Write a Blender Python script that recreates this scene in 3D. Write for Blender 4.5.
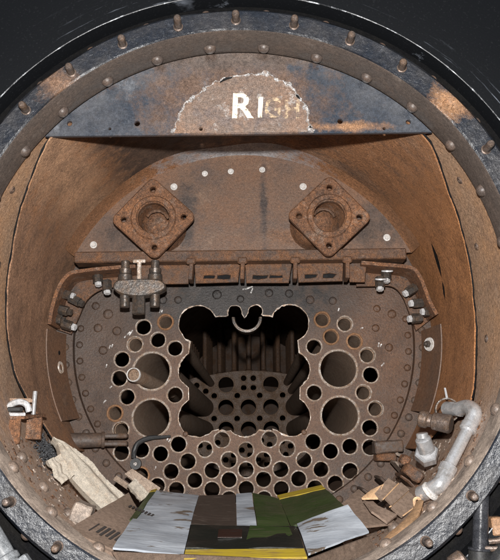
import bpy, bmesh, math, random
from mathutils import Vector, Matrix, noise, Quaternion
random.seed(11)
S = bpy.context.scene
C = S.collection
for o in list(bpy.data.objects): bpy.data.objects.remove(o)
V = Vector
ZA = 2.3                      # height of the boiler axis above the rails; everything below is built round the axis

# ------------------------------------------------------------------ camera
yaw, pit, rol = -0.00247, 0.18767, -0.00978
r0 = V((math.cos(yaw), -math.sin(yaw), 0)); f0 = V((math.sin(yaw), math.cos(yaw), 0))
fw = f0 * math.cos(pit) + V((0, 0, 1)) * math.sin(pit)
u0 = -f0 * math.sin(pit) + V((0, 0, 1)) * math.cos(pit)
rt = r0 * math.cos(rol) + u0 * math.sin(rol); up = -r0 * math.sin(rol) + u0 * math.cos(rol)
cd = bpy.data.cameras.new('camera'); cam = bpy.data.objects.new('camera', cd); C.objects.link(cam)
cd.sensor_fit = 'HORIZONTAL'; cd.sensor_width = 36; cd.lens = 849.87 / 500 * 36; cd.clip_start = .05; cd.clip_end = 100
CAM = V((0.0315, -3.008, -0.3423))
m = Matrix((rt, up, -fw)).transposed().to_4x4(); m.translation = CAM + V((0, 0, ZA)); cam.matrix_world = m
S.camera = cam
# ------------------------------------------------------------------ world, flash, exposure
w = bpy.data.worlds.new('World'); S.world = w; w.use_nodes = True
bg = w.node_tree.nodes['Background']; bg.inputs[1].default_value = 1
wn = w.node_tree; tc_ = wn.nodes.new('ShaderNodeTexCoord'); sx_ = wn.nodes.new('ShaderNodeSeparateXYZ'); rm_ = wn.nodes.new('ShaderNodeValToRGB')
wn.links.new(tc_.outputs['Generated'], sx_.inputs[0]); mr_ = wn.nodes.new('ShaderNodeMapRange'); mr_.inputs[1].default_value = -1; wn.links.new(sx_.outputs[2], mr_.inputs[0])
wn.links.new(mr_.outputs[0], rm_.inputs[0]); wn.links.new(rm_.outputs[0], bg.inputs[0])
for e_, (p_, c_) in zip((rm_.color_ramp.elements[0], rm_.color_ramp.elements[1]), ((.42, (.013, .012, .011, 1)), (1, (.2, .23, .275, 1)))): e_.position = p_; e_.color = c_
e_ = rm_.color_ramp.elements.new(.52); e_.color = (.085, .092, .108, 1)
ld = bpy.data.lights.new('camera_flash', 'POINT'); ld.energy = 500; ld.shadow_soft_size = .022; ld.color = (1, .98, .955)
fl = bpy.data.objects.new('camera_flash', ld); C.objects.link(fl); fl.location = CAM + V((-.01, .0, .185 + ZA))
S.view_settings.view_transform = 'Standard'; S.view_settings.look = 'None'; S.view_settings.exposure = 0; S.view_settings.gamma = 1
S.view_settings.use_curve_mapping = False

# ------------------------------------------------------------------ materials
def nt_of(name):
    mt = bpy.data.materials.new(name); mt.use_nodes = True
    nt = mt.node_tree; b = nt.nodes['Principled BSDF']
    return mt, nt, b
def N(nt, t, **k):
    n = nt.nodes.new(t)
    for a, v in k.items(): setattr(n, a, v)
    return n
def noise_fac(nt, vec, scale, lo, hi, detail=6, rough=.6, stretch=None, dist=0):
    if stretch:
        mp = N(nt, 'ShaderNodeMapping'); mp.inputs['Scale'].default_value = stretch
        nt.links.new(vec, mp.inputs['Vector']); vec = mp.outputs[0]
    n = N(nt, 'ShaderNodeTexNoise'); n.inputs['Scale'].default_value = scale; n.inputs['Detail'].default_value = detail
    n.inputs['Roughness'].default_value = rough; n.inputs['Distortion'].default_value = dist
    nt.links.new(vec, n.inputs['Vector'])
    r = N(nt, 'ShaderNodeMapRange'); r.inputs['From Min'].default_value = lo; r.inputs['From Max'].default_value = hi
    nt.links.new(n.outputs['Fac'], r.inputs['Value'])
    return r.outputs[0]
def mix(nt, fac, a, b, mode='MIX'):
    x = N(nt, 'ShaderNodeMix', data_type='RGBA', blend_type=mode)
    if isinstance(fac, (int, float)): x.inputs[0].default_value = fac
    else: nt.links.new(fac, x.inputs[0])
    for i, c in ((6, a), (7, b)):
        if isinstance(c, tuple): x.inputs[i].default_value = (*c, 1)
        else: nt.links.new(c, x.inputs[i])
    return x.outputs[2]
def polar(nt, pos):
    """angle, radius and depth round the boiler axis, for streaks and dust lines that follow the round shell"""
    s = N(nt, 'ShaderNodeSeparateXYZ'); nt.links.new(pos, s.inputs[0])
    zz = N(nt, 'ShaderNodeMath', operation='SUBTRACT'); nt.links.new(s.outputs[2], zz.inputs[0]); zz.inputs[1].default_value = ZA
    at = N(nt, 'ShaderNodeMath', operation='ARCTAN2'); nt.links.new(zz.outputs[0], at.inputs[0])
    ax = N(nt, 'ShaderNodeMath', operation='ABSOLUTE'); nt.links.new(s.outputs[0], ax.inputs[0]); nt.links.new(ax.outputs[0], at.inputs[1])
    sg = N(nt, 'ShaderNodeMath', operation='SIGN'); nt.links.new(s.outputs[0], sg.inputs[0])
    c = N(nt, 'ShaderNodeCombineXYZ'); nt.links.new(at.outputs[0], c.inputs[0]); nt.links.new(s.outputs[1], c.inputs[1]); nt.links.new(sg.outputs[0], c.inputs[2])
    d = N(nt, 'ShaderNodeVectorMath', operation='LENGTH')
    c2 = N(nt, 'ShaderNodeCombineXYZ'); nt.links.new(s.outputs[0], c2.inputs[0]); nt.links.new(zz.outputs[0], c2.inputs[1]); nt.links.new(c2.outputs[0], d.inputs[0])
    return c.outputs[0], d.outputs['Value'], zz.outputs[0], s
def metal(name, base, rust, pale, scale=9, rustr=(.45, .62), paler=(.58, .75), rough=(.55, .85), bump=.25, fine=140,
          dark=None, metallic=0., pol=False, dust=None, dustz=None, speck=.35, bscale=60, spec=.4, streak=None, obj=False, mid=.3, bdist=.008):
    mt, nt, b = nt_of(name)
    if obj: pos = N(nt, 'ShaderNodeTexCoord').outputs['Object']
    else: pos = N(nt, 'ShaderNodeNewGeometry').outputs['Position']
    f1 = noise_fac(nt, pos, scale, *rustr, detail=12, rough=.74)
    col = mix(nt, f1, base, rust)
    f2 = noise_fac(nt, pos, scale * 2.3, *paler, detail=10, rough=.72)
    col = mix(nt, f2, col, pale)
    if dark:
        f3 = noise_fac(nt, pos, scale * 1.4, .52, .68, detail=8, rough=.7, dist=.4); col = mix(nt, f3, col, dark)
    if streak:
        pv, rad, zz, s = polar(nt, pos)
        f4 = noise_fac(nt, pv, streak[0], .52, .7, detail=8, rough=.62, stretch=streak[1]); col = mix(nt, f4, col, streak[2])
        f5 = noise_fac(nt, pv, streak[0] * 1.6, .52, .72, detail=8, rough=.62, stretch=streak[1]); col = mix(nt, f5, col, streak[3])
    if dust:
        s = N(nt, 'ShaderNodeSeparateXYZ'); nt.links.new(pos, s.inputs[0])
        r = N(nt, 'ShaderNodeMapRange'); r.inputs['From Min'].default_value = ZA + dustz[0]; r.inputs['From Max'].default_value = ZA + dustz[1]
        nt.links.new(s.outputs[2], r.inputs['Value'])
        f = noise_fac(nt, pos, 14, .3, .62, detail=9, rough=.7)
        mm = N(nt, 'ShaderNodeMath', operation='MULTIPLY'); nt.links.new(r.outputs[0], mm.inputs[0]); nt.links.new(f, mm.inputs[1])
        col = mix(nt, mm.outputs[0], col, dust)
    f6 = noise_fac(nt, pos, max(fine, 380), .35, .65, detail=2)
    dk = mix(nt, f6, (1 - speck,) * 3, (1 + speck * .55,) * 3)
    col = mix(nt, 1., col, dk, 'MULTIPLY')
    f7 = noise_fac(nt, pos, 105, .34, .66, detail=6, rough=.7)
    col = mix(nt, 1., col, mix(nt, f7, (1 - mid,) * 3, (1 + mid * .7,) * 3), 'MULTIPLY')
    nt.links.new(col, b.inputs['Base Color'])
    rr = N(nt, 'ShaderNodeMapRange'); rr.inputs['To Min'].default_value = rough[0]; rr.inputs['To Max'].default_value = rough[1]
    nt.links.new(f1, rr.inputs['Value']); nt.links.new(rr.outputs[0], b.inputs['Roughness'])
    b.inputs['Metallic'].default_value = metallic; b.inputs['Specular IOR Level'].default_value = spec
    bn = noise_fac(nt, pos, bscale, 0, 1, detail=8, rough=.65)
    bp = N(nt, 'ShaderNodeBump'); bp.inputs['Strength'].default_value = bump; bp.inputs['Distance'].default_value = bdist
    nt.links.new(bn, bp.inputs['Height']); nt.links.new(bp.outputs[0], b.inputs['Normal'])
    return mt
M = {}
M['liner'] = metal('rusted_liner', (.34, .165, .08), (.43, .2, .088), (.5, .3, .18), scale=4, rough=(.55, .85), bump=.8, bdist=.012, dark=(.2, .11, .065), streak=(1.5, (1, 4.5, 1), (.5, .31, .2), (.19, .108, .07)), speck=.55, mid=.45, bscale=190, spec=.35)
M['ring'] = metal('worn_black_ring_paint', (.014, .017, .024), (.042, .038, .037), (.15, .16, .18), scale=7, rustr=(.42, .74), paler=(.6, .85), rough=(.26, .42), bump=.5, bscale=42, speck=.3, mid=.35, spec=.75)
M['lip'] = metal('brown_lip', (.07, .055, .047), (.09, .064, .05), (.13, .105, .09), scale=8, bump=.25, dust=(.4, .32, .26), dustz=(-.05, -.4), speck=.35)
M['shell'] = metal('tan_shell', (.38, .245, .16), (.42, .235, .125), (.47, .345, .255), scale=4, bump=.3, dark=(.25, .155, .105), dust=(.37, .285, .235), dustz=(-.05, -.4), speck=.4, mid=.35, bscale=110)
M['plate'] = metal('tube_plate_steel', (.06, .042, .033), (.105, .055, .031), (.16, .11, .082), scale=5, rustr=(.42, .72), paler=(.6, .85), bump=.4, rough=(.4, .7), speck=.45, spec=.4, mid=.4, bscale=150)
M['header'] = metal('header_plate', (.135, .08, .053), (.18, .088, .046), (.22, .145, .1), scale=4, rustr=(.42, .7), bump=.18, rough=(.45, .7), speck=.35, mid=.25, dark=(.095, .064, .05), bscale=150, spec=.3)
M['baffle'] = metal('baffle_paint', (.034, .041, .054), (.075, .075, .082), (.26, .275, .3), scale=5, rustr=(.45, .75), paler=(.58, .82), rough=(.22, .4), bump=.3, speck=.3, mid=.3, bscale=26, spec=.9)
M['cast'] = metal('rusted_casting', (.17, .078, .038), (.25, .11, .048), (.27, .2, .155), scale=11, paler=(.52, .74), bump=.7, speck=.6, mid=.5, bscale=150, dark=(.095, .055, .036), spec=.5)
M['cast_dark'] = metal('dark_rusted_iron', (.095, .05, .029), (.17, .077, .035), (.22, .145, .1), scale=14, bump=.5, speck=.5, dark=(.06, .042, .034), bscale=90)
M['collar'] = metal('worn_tube_end', (.46, .37, .3), (.38, .24, .15), (.8, .75, .7), scale=40, paler=(.48, .66), rough=(.35, .6), bump=.3, speck=.4, metallic=.1)
M['collar_rust'] = metal('orange_tube_end', (.3, .17, .095), (.27, .13, .06), (.46, .36, .28), scale=40, bump=.3, speck=.4)
M['tube'] = metal('tube_bore', (.5, .35, .25), (.43, .27, .175), (.58, .45, .35), scale=14, bump=1, bdist=.03, bscale=70, speck=.4)
M['far_plate'] = metal('sooty_far_plate', (.24, .17, .13), (.2, .125, .08), (.3, .23, .18), scale=14, bump=.4, speck=.45, mid=.4)
M['barrel'] = metal('scaled_barrel', (.11, .066, .044), (.14, .075, .04), (.2, .14, .1), scale=8, bump=.5, speck=.5)
M['rivet'] = metal('rivet_iron', (.08, .058, .047), (.115, .066, .04), (.15, .11, .085), scale=20, bump=.2, speck=.3)
M['rivet_dark'] = metal('rivet_on_lip', (.085, .066, .057), (.105, .07, .052), (.17, .14, .12), scale=30, bump=.25, rough=(.35, .55), dust=(.22, .165, .13), dustz=(-.1, -.42))
M['stud'] = metal('stud_steel', (.13, .1, .085), (.15, .095, .062), (.34, .3, .27), scale=40, rough=(.3, .5), bump=.3, metallic=.35)
M['bright'] = metal('bright_steel', (.66, .66, .67), (.5, .48, .46), (.85, .85, .86), scale=60, rough=(.25, .4), bump=.1, metallic=.25, speck=.2)
M['oily'] = metal('oily_steel', (.085, .075, .068), (.13, .088, .06), (.28, .25, .23), scale=45, rough=(.26, .45), bump=.25, metallic=.4, paler=(.62, .8))
M['white_bolt'] = metal('zinc_bolt', (.56, .54, .52), (.46, .42, .38), (.7, .69, .67), scale=70, rough=(.3, .45), bump=.15, speck=.2)
M['galv'] = metal('galvanised_pipe', (.7, .7, .71), (.56, .55, .54), (.84, .84, .85), scale=14, rustr=(.5, .7), rough=(.2, .34), bump=.06, metallic=.65, speck=.15, mid=.15, spec=.8, dark=(.4, .37, .34))
M['rag'] = metal('dirty_rag', (.8, .72, .61), (.78, .6, .44), (.86, .81, .73), scale=10, rustr=(.5, .68), rough=(.9, .95), bump=.6, bscale=300, speck=.2, mid=.15, dark=(.56, .5, .43))
M['card'] = metal('brown_cardboard', (.2, .142, .108), (.17, .12, .088), (.24, .18, .14), scale=6, rough=(.8, .9), bump=.08, speck=.12, spec=.2)
M['card_light'] = metal('torn_cardboard', (.52, .33, .19), (.44, .26, .14), (.6, .42, .28), scale=9, rough=(.8, .9), bump=.12, speck=.15, spec=.2)
M['wood'] = metal('grey_wood', (.34, .26, .2), (.26, .18, .13), (.42, .35, .29), scale=10, rough=(.7, .85), bump=.3)
M['soot'] = metal('grit', (.06, .065, .072), (.1, .1, .105), (.34, .34, .35), scale=120, paler=(.55, .68), rough=(.5, .8), bump=.9, fine=300, speck=.6, bscale=220)
M['paint_silver'] = None
def panel(name, base, wear, wearr=(.58, .7), rough=.35, streak=(3, 22, 10), b2=None, rs=7):
    mt, nt, b = nt_of(name)
    pos = N(nt, 'ShaderNodeNewGeometry').outputs['Position']
    f = noise_fac(nt, pos, rs, *wearr, detail=8, rough=.6, stretch=streak)
    c0 = base
    if b2:
        f2 = noise_fac(nt, pos, 5, .35, .7, detail=6, rough=.65, stretch=(1, 3, 2)); c0 = mix(nt, f2, base, b2)
    col = mix(nt, f, c0, wear)
    nt.links.new(col, b.inputs['Base Color']); b.inputs['Specular IOR Level'].default_value = .45
    r = N(nt, 'ShaderNodeMapRange'); r.inputs['To Min'].default_value = rough; r.inputs['To Max'].default_value = .8
    nt.links.new(f, r.inputs['Value']); nt.links.new(r.outputs[0], b.inputs['Roughness'])
    bn = noise_fac(nt, pos, 30, 0, 1, stretch=(.6, 3, 2)); bp = N(nt, 'ShaderNodeBump'); bp.inputs['Strength'].default_value = .25; bp.inputs['Distance'].default_value = .006
    nt.links.new(bn, bp.inputs['Height']); nt.links.new(bp.outputs[0], b.inputs['Normal'])
    return mt
M['silver'] = panel('silver_grey_print', (.2, .22, .25), (.1, .075, .055), (.6, .63), b2=(.42, .45, .49), streak=(1.6, 5, 4), rs=5, rough=.3)
M['brownp'] = panel('dark_brown_print', (.05, .037, .03), (.13, .1, .08))
M['greenp'] = panel('green_print', (.022, .042, .01), (.06, .045, .03), (.56, .7), b2=(.045, .06, .022))
M['blackp'] = panel('black_print', (.012, .013, .011), (.05, .035, .025), (.66, .72), rough=.22)
M['yellowp'] = panel('yellow_print', (.36, .26, .025), (.2, .13, .03), (.5, .64))
M['redp'] = panel('dull_red_print', (.026, .012, .009), (.012, .01, .009))
def solid(name, col, rough=.6, metallic=0):
    mt, nt, b = nt_of(name); b.inputs['Base Color'].default_value = (*col, 1); b.inputs['Roughness'].default_value = rough; b.inputs['Metallic'].default_value = metallic
    return mt
M['card_dark'] = metal('dark_cardboard_edge', (.1, .07, .052), (.085, .058, .042), (.14, .1, .078), scale=8, rough=(.8, .9), bump=.15, speck=.2, spec=.2)  # darker cardboard tone for the front flaps and inner tray
M['ink'] = solid('print_ink', (.035, .03, .028), .7)
def casing_mat():
    mt, nt, b = nt_of('scratched_black_casing')
    pos = N(nt, 'ShaderNodeNewGeometry').outputs['Position']
    pv, rad, zz, s = polar(nt, pos)
    cb = N(nt, 'ShaderNodeCombineXYZ'); sp = N(nt, 'ShaderNodeSeparateXYZ'); nt.links.new(pv, sp.inputs[0])
    nt.links.new(sp.outputs[0], cb.inputs[0]); nt.links.new(rad, cb.inputs[1]); nt.links.new(sp.outputs[2], cb.inputs[2])
    f = noise_fac(nt, cb.outputs[0], 1.8, .585, .66, detail=9, rough=.72, stretch=(1.5, 46, 3), dist=.25)
    near = N(nt, 'ShaderNodeMapRange'); near.inputs['From Min'].default_value = .9; near.inputs['From Max'].default_value = .795
    nt.links.new(rad, near.inputs['Value'])
    brk = noise_fac(nt, pos, 5, .45, .6, detail=4)
    ff = N(nt, 'ShaderNodeMath', operation='MULTIPLY'); nt.links.new(f, ff.inputs[0]); nt.links.new(near.outputs[0], ff.inputs[1])
    f2 = N(nt, 'ShaderNodeMath', operation='MULTIPLY'); nt.links.new(ff.outputs[0], f2.inputs[0]); nt.links.new(brk, f2.inputs[1])
    g = noise_fac(nt, pos, 160, .6, .72, detail=2)
    col = mix(nt, g, (.0045, .005, .006), (.01, .0105, .012))
    col = mix(nt, f2.outputs[0], col, (.2, .22, .26))
    nt.links.new(col, b.inputs['Base Color']); b.inputs['Roughness'].default_value = .45; b.inputs['Specular IOR Level'].default_value = .22
    bn = noise_fac(nt, pos, 240, 0, 1, detail=3); bp = N(nt, 'ShaderNodeBump'); bp.inputs['Strength'].default_value = .12; bp.inputs['Distance'].default_value = .004
    nt.links.new(bn, bp.inputs['Height']); nt.links.new(bp.outputs[0], b.inputs['Normal'])
    return mt
M['casing'] = casing_mat()
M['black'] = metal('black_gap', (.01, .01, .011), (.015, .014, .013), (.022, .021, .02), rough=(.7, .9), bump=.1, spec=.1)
M['edge'] = metal('chipped_edge', (.03, .031, .034), (.1, .1, .105), (.5, .52, .55), scale=14, rustr=(.5, .65), paler=(.52, .62), rough=(.35, .5))
M['black_gloss'] = metal('gloss_black_pipe', (.025, .026, .03), (.045, .045, .05), (.12, .12, .13), scale=30, paler=(.62, .8), rough=(.18, .3), bump=.1)
M['rubber'] = metal('dark_rubber', (.02, .02, .021), (.035, .033, .03), (.06, .058, .055), scale=12, rough=(.5, .7), bump=.1)
M['grey_rail'] = metal('grey_painted_rail', (.2, .21, .22), (.12, .125, .13), (.34, .35, .36), scale=14, rough=(.25, .4), bump=.08)
M['copper'] = metal('brown_timber', (.3, .17, .095), (.24, .13, .07), (.4, .27, .18), scale=14, rough=(.5, .7), bump=.3)
def paint_mat(name, col, lo, hi):
    mt, nt, b = nt_of(name)
    pos = N(nt, 'ShaderNodeNewGeometry').outputs['Position']
    f = noise_fac(nt, pos, 75, lo, hi, detail=9, rough=.78)
    b.inputs['Base Color'].default_value = (*col, 1); b.inputs['Roughness'].default_value = .7
    nt.links.new(f, b.inputs['Alpha']); return mt

# ------------------------------------------------------------------ mesh helpers (coordinates round the boiler axis)
W = {}
def link(name, me, parent=None, loc=V((0, 0, 0))):
    o = bpy.data.objects.new(name, me); C.objects.link(o)
    W[o.name] = V(loc)
    if parent is not None: o.parent = parent; o.location = V(loc) - W[parent.name]
    else: o.location = V(loc)
    return o
def finish(me, mat, ang=35):
    me.materials.append(mat)
    for p in me.polygons: p.use_smooth = True
    me.set_sharp_from_angle(angle=math.radians(ang))
def build(name, bm, mat, parent=None, at=None, ang=35, recalc=True):
    if recalc: bmesh.ops.recalc_face_normals(bm, faces=bm.faces)
    if at is None: at = W[parent.name] if parent is not None else V((0, 0, 0))
    at = V(at)
    for v in bm.verts: v.co -= at
    me = bpy.data.meshes.new(name); bm.to_mesh(me); bm.free(); finish(me, M[mat], ang)
    return link(name, me, parent, at)
def empty(name, loc): return link(name, None, None, V(loc))
def tag(o, label, cat, group=None, kind=None):
    if label: o['label'] = label
    if cat: o['category'] = cat
    if group: o['group'] = group
    if kind: o['kind'] = kind
    return o
def inst(name, me, parent, loc, normal=None, spin=0, scale=None):
    o = link(name, me, parent, loc)
    if normal is not None:
        q = V(normal).to_track_quat('Z', 'Y') @ Quaternion((0, 0, 1), spin)
        o.rotation_mode = 'QUATERNION'; o.rotation_quaternion = q
    if scale: o.scale = scale
    return o
def frame(a, b):
    d = (b - a).normalized(); q = d.to_track_quat('Z', 'Y'); return q.to_matrix()
def rod(bm, a, b, r, n=16, r2=None, bev=0, spin=0):
    a, b = V(a), V(b); r2 = r if r2 is None else r2; R = frame(a, b); L = (b - a).length
    prof = [(0, 0), (r - bev, 0), (r, bev), (r2, L - bev), (r2 - bev, L), (0, L)] if bev else [(0, 0), (r, 0), (r2, L), (0, L)]
    rings = []
    for (rr, h) in prof:
        if rr == 0: rings.append([bm.verts.new(a + R @ V((0, 0, h)))]); continue
        rings.append([bm.verts.new(a + R @ V((rr * math.cos(spin + 2 * math.pi * k / n), rr * math.sin(spin + 2 * math.pi * k / n), h))) for k in range(n)])
    for i in range(len(rings) - 1):
        p, q = rings[i], rings[i + 1]
        for k in range(n):
            k2 = (k + 1) % n
            if len(p) == 1: bm.faces.new((p[0], q[k], q[k2]))
            elif len(q) == 1: bm.faces.new((p[k], p[k2], q[0]))
            else: bm.faces.new((p[k], p[k2], q[k2], q[k]))
def sweep(bm, pts, r, n=12, jit=0, cap=True):
    pts = [V(p) for p in pts]; rings = []
    for i, p in enumerate(pts):
        d = (pts[min(i + 1, len(pts) - 1)] - pts[max(i - 1, 0)]).normalized()
        R = d.to_track_quat('Z', 'Y').to_matrix(); rr = r[i] if isinstance(r, (list, tuple)) else r
        rings.append([bm.verts.new(p + R @ V((math.cos(6.28318 * k / n), math.sin(6.28318 * k / n), 0)) * (rr * (1 + random.uniform(-jit, jit)))) for k in range(n)])
    for a, b in zip(rings, rings[1:]):
        # keep rings from twisting against each other
        best = min(range(n), key=lambda s: sum((a[k].co - b[(k + s) % n].co).length for k in range(0, n, 3)))
        b[:] = b[best:] + b[:best]
        for k in range(n): bm.faces.new((a[k], a[(k + 1) % n], b[(k + 1) % n], b[k]))
    if cap: bm.faces.new(rings[0]); bm.faces.new(rings[-1][::-1])
def smooth_path(pts, n=8):
    pts = [V(p) for p in pts]; out = []
    for i in range(len(pts) - 1):
        p0, p1, p2, p3 = pts[max(i - 1, 0)], pts[i], pts[i + 1], pts[min(i + 2, len(pts) - 1)]
        for k in range(n):
            t = k / n
            out.append(.5 * ((2 * p1) + (p2 - p0) * t + (2 * p0 - 5 * p1 + 4 * p2 - p3) * t * t + (3 * p1 - p0 - 3 * p2 + p3) * t ** 3))
    return out + [pts[-1]]
def pol(r, deg, y): a = math.radians(deg); return V((r * math.cos(a), y, r * math.sin(a)))
def revolve(bm, prof, a0=0, a1=360, n=120, jit=None):
    """closed profile [(r, y)] turned about the boiler axis"""
    full = abs(a1 - a0) >= 359.9; rings = []
    for i in range(n if full else n + 1):
        a = a0 + (a1 - a0) * i / n
        rings.append([bm.verts.new(pol(r + (jit(a, j) if jit else 0), a, y)) for j, (r, y) in enumerate(prof)])
    m = len(rings); k = len(prof)
    for i in range(m if full else m - 1):
        a, b = rings[i], rings[(i + 1) % m]
        for j in range(k): bm.faces.new((a[j], a[(j + 1) % k], b[(j + 1) % k], b[j]))
    if not full: bm.faces.new(rings[0]); bm.faces.new(rings[-1][::-1])
def box(bm, lo, hi, bev=.003, rot=None, piv=None):
    r = bmesh.ops.create_cube(bm, size=1); vs = r['verts']; lo, hi = V(lo), V(hi)
    for v in vs: v.co = V((lo[i] + (v.co[i] + .5) * (hi[i] - lo[i]) for i in range(3)))
    if bev:
        es = list({e for v in vs for e in v.link_edges})
        rr = bmesh.ops.bevel(bm, geom=es, offset=bev, segments=1, affect='EDGES'); vs = list({v for f in rr['faces'] for v in f.verts} | {v for v in vs if v.is_valid})
    if rot is not None: bmesh.ops.rotate(bm, verts=vs, cent=piv if piv else (lo + hi) / 2, matrix=rot)
    return vs
def slab(bm, quad, thick, nrm=None, sub=1, wob=0):
    """a thin sheet through four points, with thickness"""
    q = [V(p) for p in quad]; nm = V(nrm).normalized() if nrm else (q[1] - q[0]).cross(q[3] - q[0]).normalized()
    g = [[None] * (sub + 1) for _ in range(sub + 1)]; h = [[None] * (sub + 1) for _ in range(sub + 1)]
    for i in range(sub + 1):
        for j in range(sub + 1):
            u, v = i / sub, j / sub
            p = q[0].lerp(q[1], u).lerp(q[3].lerp(q[2], u), v)
            if wob: p = p + nm * (noise.noise(p * 9) * wob + noise.noise(p * 28) * wob * .3)
            g[i][j] = bm.verts.new(p + nm * thick / 2); h[i][j] = bm.verts.new(p - nm * thick / 2)
    for i in range(sub):
        for j in range(sub):
            bm.faces.new((g[i][j], g[i + 1][j], g[i + 1][j + 1], g[i][j + 1])); bm.faces.new((h[i][j], h[i][j + 1], h[i + 1][j + 1], h[i + 1][j]))
    for i in range(sub):
        bm.faces.new((g[i][0], h[i][0], h[i + 1][0], g[i + 1][0])); bm.faces.new((g[i][sub], g[i + 1][sub], h[i + 1][sub], h[i][sub]))
        bm.faces.new((g[0][i], g[0][i + 1], h[0][i + 1], h[0][i])); bm.faces.new((g[sub][i], h[sub][i], h[sub][i + 1], g[sub][i + 1]))
def circ(x, z, r, n=28): return [(x + r * math.cos(6.28318530718 * k / n), z + r * math.sin(6.28318530718 * k / n)) for k in range(n)]
def cutsheet(name, outer, holes, y0, y1, mat, parent, bev=.0015, ang=35):
    """a plate with real holes, standing across the boiler between depths y0 (front) and y1"""
    cu = bpy.data.curves.new('tmp', 'CURVE'); cu.dimensions = '2D'; cu.fill_mode = 'BOTH'
    cu.extrude = (y1 - y0) / 2 - bev; cu.bevel_depth = bev; cu.bevel_resolution = 0
    for loop in [outer] + holes:
        sp = cu.splines.new('POLY'); sp.points.add(len(loop) - 1); sp.use_cyclic_u = True
        for k, (x, z) in enumerate(loop): sp.points[k].co = (x, z, 0, 1)
    ob = bpy.data.objects.new('tmp', cu); C.objects.link(ob)
    dg = bpy.context.evaluated_depsgraph_get(); me = bpy.data.meshes.new_from_object(ob.evaluated_get(dg))
    bpy.data.objects.remove(ob); bpy.data.curves.remove(cu)
    bm = bmesh.new(); bm.from_mesh(me); bpy.data.meshes.remove(me)
    for v in bm.verts: v.co = V((v.co.x, (y0 + y1) / 2 - v.co.z, v.co.y))
    bmesh.ops.remove_doubles(bm, verts=bm.verts, dist=1e-5)
    return build(name, bm, mat, parent, ang=ang)
def lathe_mesh(name, prof, mat, n=20, closed=False, ang=40):
    """small turned piece about +Z, shared by all its copies"""
    bm = bmesh.new(); rings = []
    for (r, h) in prof:
        rings.append([bm.verts.new((0, 0, h))] if r == 0 else [bm.verts.new((r * math.cos(6.28318530718 * k / n), r * math.sin(6.28318530718 * k / n), h)) for k in range(n)])
    pr = list(zip(rings, rings[1:])) + ([(rings[-1], rings[0])] if closed else [])
    for p, q in pr:
        for k in range(n):
            k2 = (k + 1) % n
            if len(p) == 1: bm.faces.new((p[0], q[k], q[k2]))
            elif len(q) == 1: bm.faces.new((p[k], p[k2], q[0]))
            else: bm.faces.new((p[k], p[k2], q[k2], q[k]))
    bmesh.ops.recalc_face_normals(bm, faces=bm.faces)
    me = bpy.data.meshes.new(name); bm.to_mesh(me); bm.free(); finish(me, M[mat], ang); return me
def mesh_of(fn, name, mat, ang=35):
    bm = bmesh.new(); fn(bm); bmesh.ops.recalc_face_normals(bm, faces=bm.faces)
    me = bpy.data.meshes.new(name); bm.to_mesh(me); bm.free(); finish(me, M[mat], ang); return me
def dome(name, r, h, mat): return lathe_mesh(name, [(r, -.004), (r, h * .12), (r * .9, h * .5), (r * .66, h * .82), (r * .34, h * .96), (0, h)], mat, 14, ang=70)

# ================================================================== SMOKEBOX (one thing, all riveted together)
sb = tag(empty('locomotive_smokebox', (0, -.5, -.69)), 'open rusty locomotive smokebox with studded front ring and drilled tube plate inside', 'smokebox')
YR = -1.018
# --- front ring and its lip
bm = bmesh.new(); revolve(bm, [(.678, YR), (.682, YR - .004), (.728, YR - .003), (.736, YR + .006), (.738, YR + .05), (.70, YR + .05), (.69, YR + .03), (.678, YR + .03)], n=180,
    jit=lambda a, j: .0022 * noise.noise(V((math.cos(math.radians(a)) * 6, math.sin(math.radians(a)) * 6, j))))
ring = build('front_ring', bm, 'ring', sb)
stud_me = lathe_mesh('stud', [(.0125, -.006), (.0125, .004), (.0098, .006)] + [(.0098 - (.0009 if k % 2 else 0), .008 + k * .0026) for k in range(13)] + [(.0085, .045), (.006, .0475), (0, .048)], 'stud', 14)
for k in range(30):
    a = 90.2 - 12 * k
    if k == 4: continue
    n = V((0, -1, 0)) + V((random.uniform(-.06, .06), 0, random.uniform(-.06, .06)))
    inst('stud', stud_me, ring, pol(.702, a, YR - .002), n, random.random() * 6, (1, 1, random.uniform(.82, 1.08)))
bm = bmesh.new()                                # the broken stud: a rusty hollow
prof = circ(0, 0, .012, 18)
revolve(bm, [(.0, 0)] * 0 + [(.006, 0), (.012, -.003), (.014, 0), (.013, .004), (.006, .004)], n=18)
for v in bm.verts: v.co = V((v.co.x, v.co.y, v.co.z)) + pol(.702, 42.2, YR - .004)
bs = build('broken_stud', bm, 'collar_rust', ring); bs['label'] = 'snapped stud stump with a rust stain'
nub = dome('rivet', .012, .012, 'rivet')
for k in range(30):
    a = 96.2 - 12 * k
    inst('rivet', nub, ring, pol(.737, a, YR + .024), pol(1, a, 0), 0, (1, 1, .8))
bm = bmesh.new(); revolve(bm, [(.675, YR + .002), (.6775, YR - .002), (.689, YR + .03), (.689, -.9), (.678, -.896), (.675, -.90)], n=180)
lip = build('ring_lip', bm, 'lip', sb)
lipriv = dome('rivet', .0165, .014, 'rivet_dark')
for k in range(30):
    a = 96.2 - 12 * k
    inst('rivet', lipriv, lip, pol(.675, a, -.934), -pol(1, a, 0))
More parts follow.
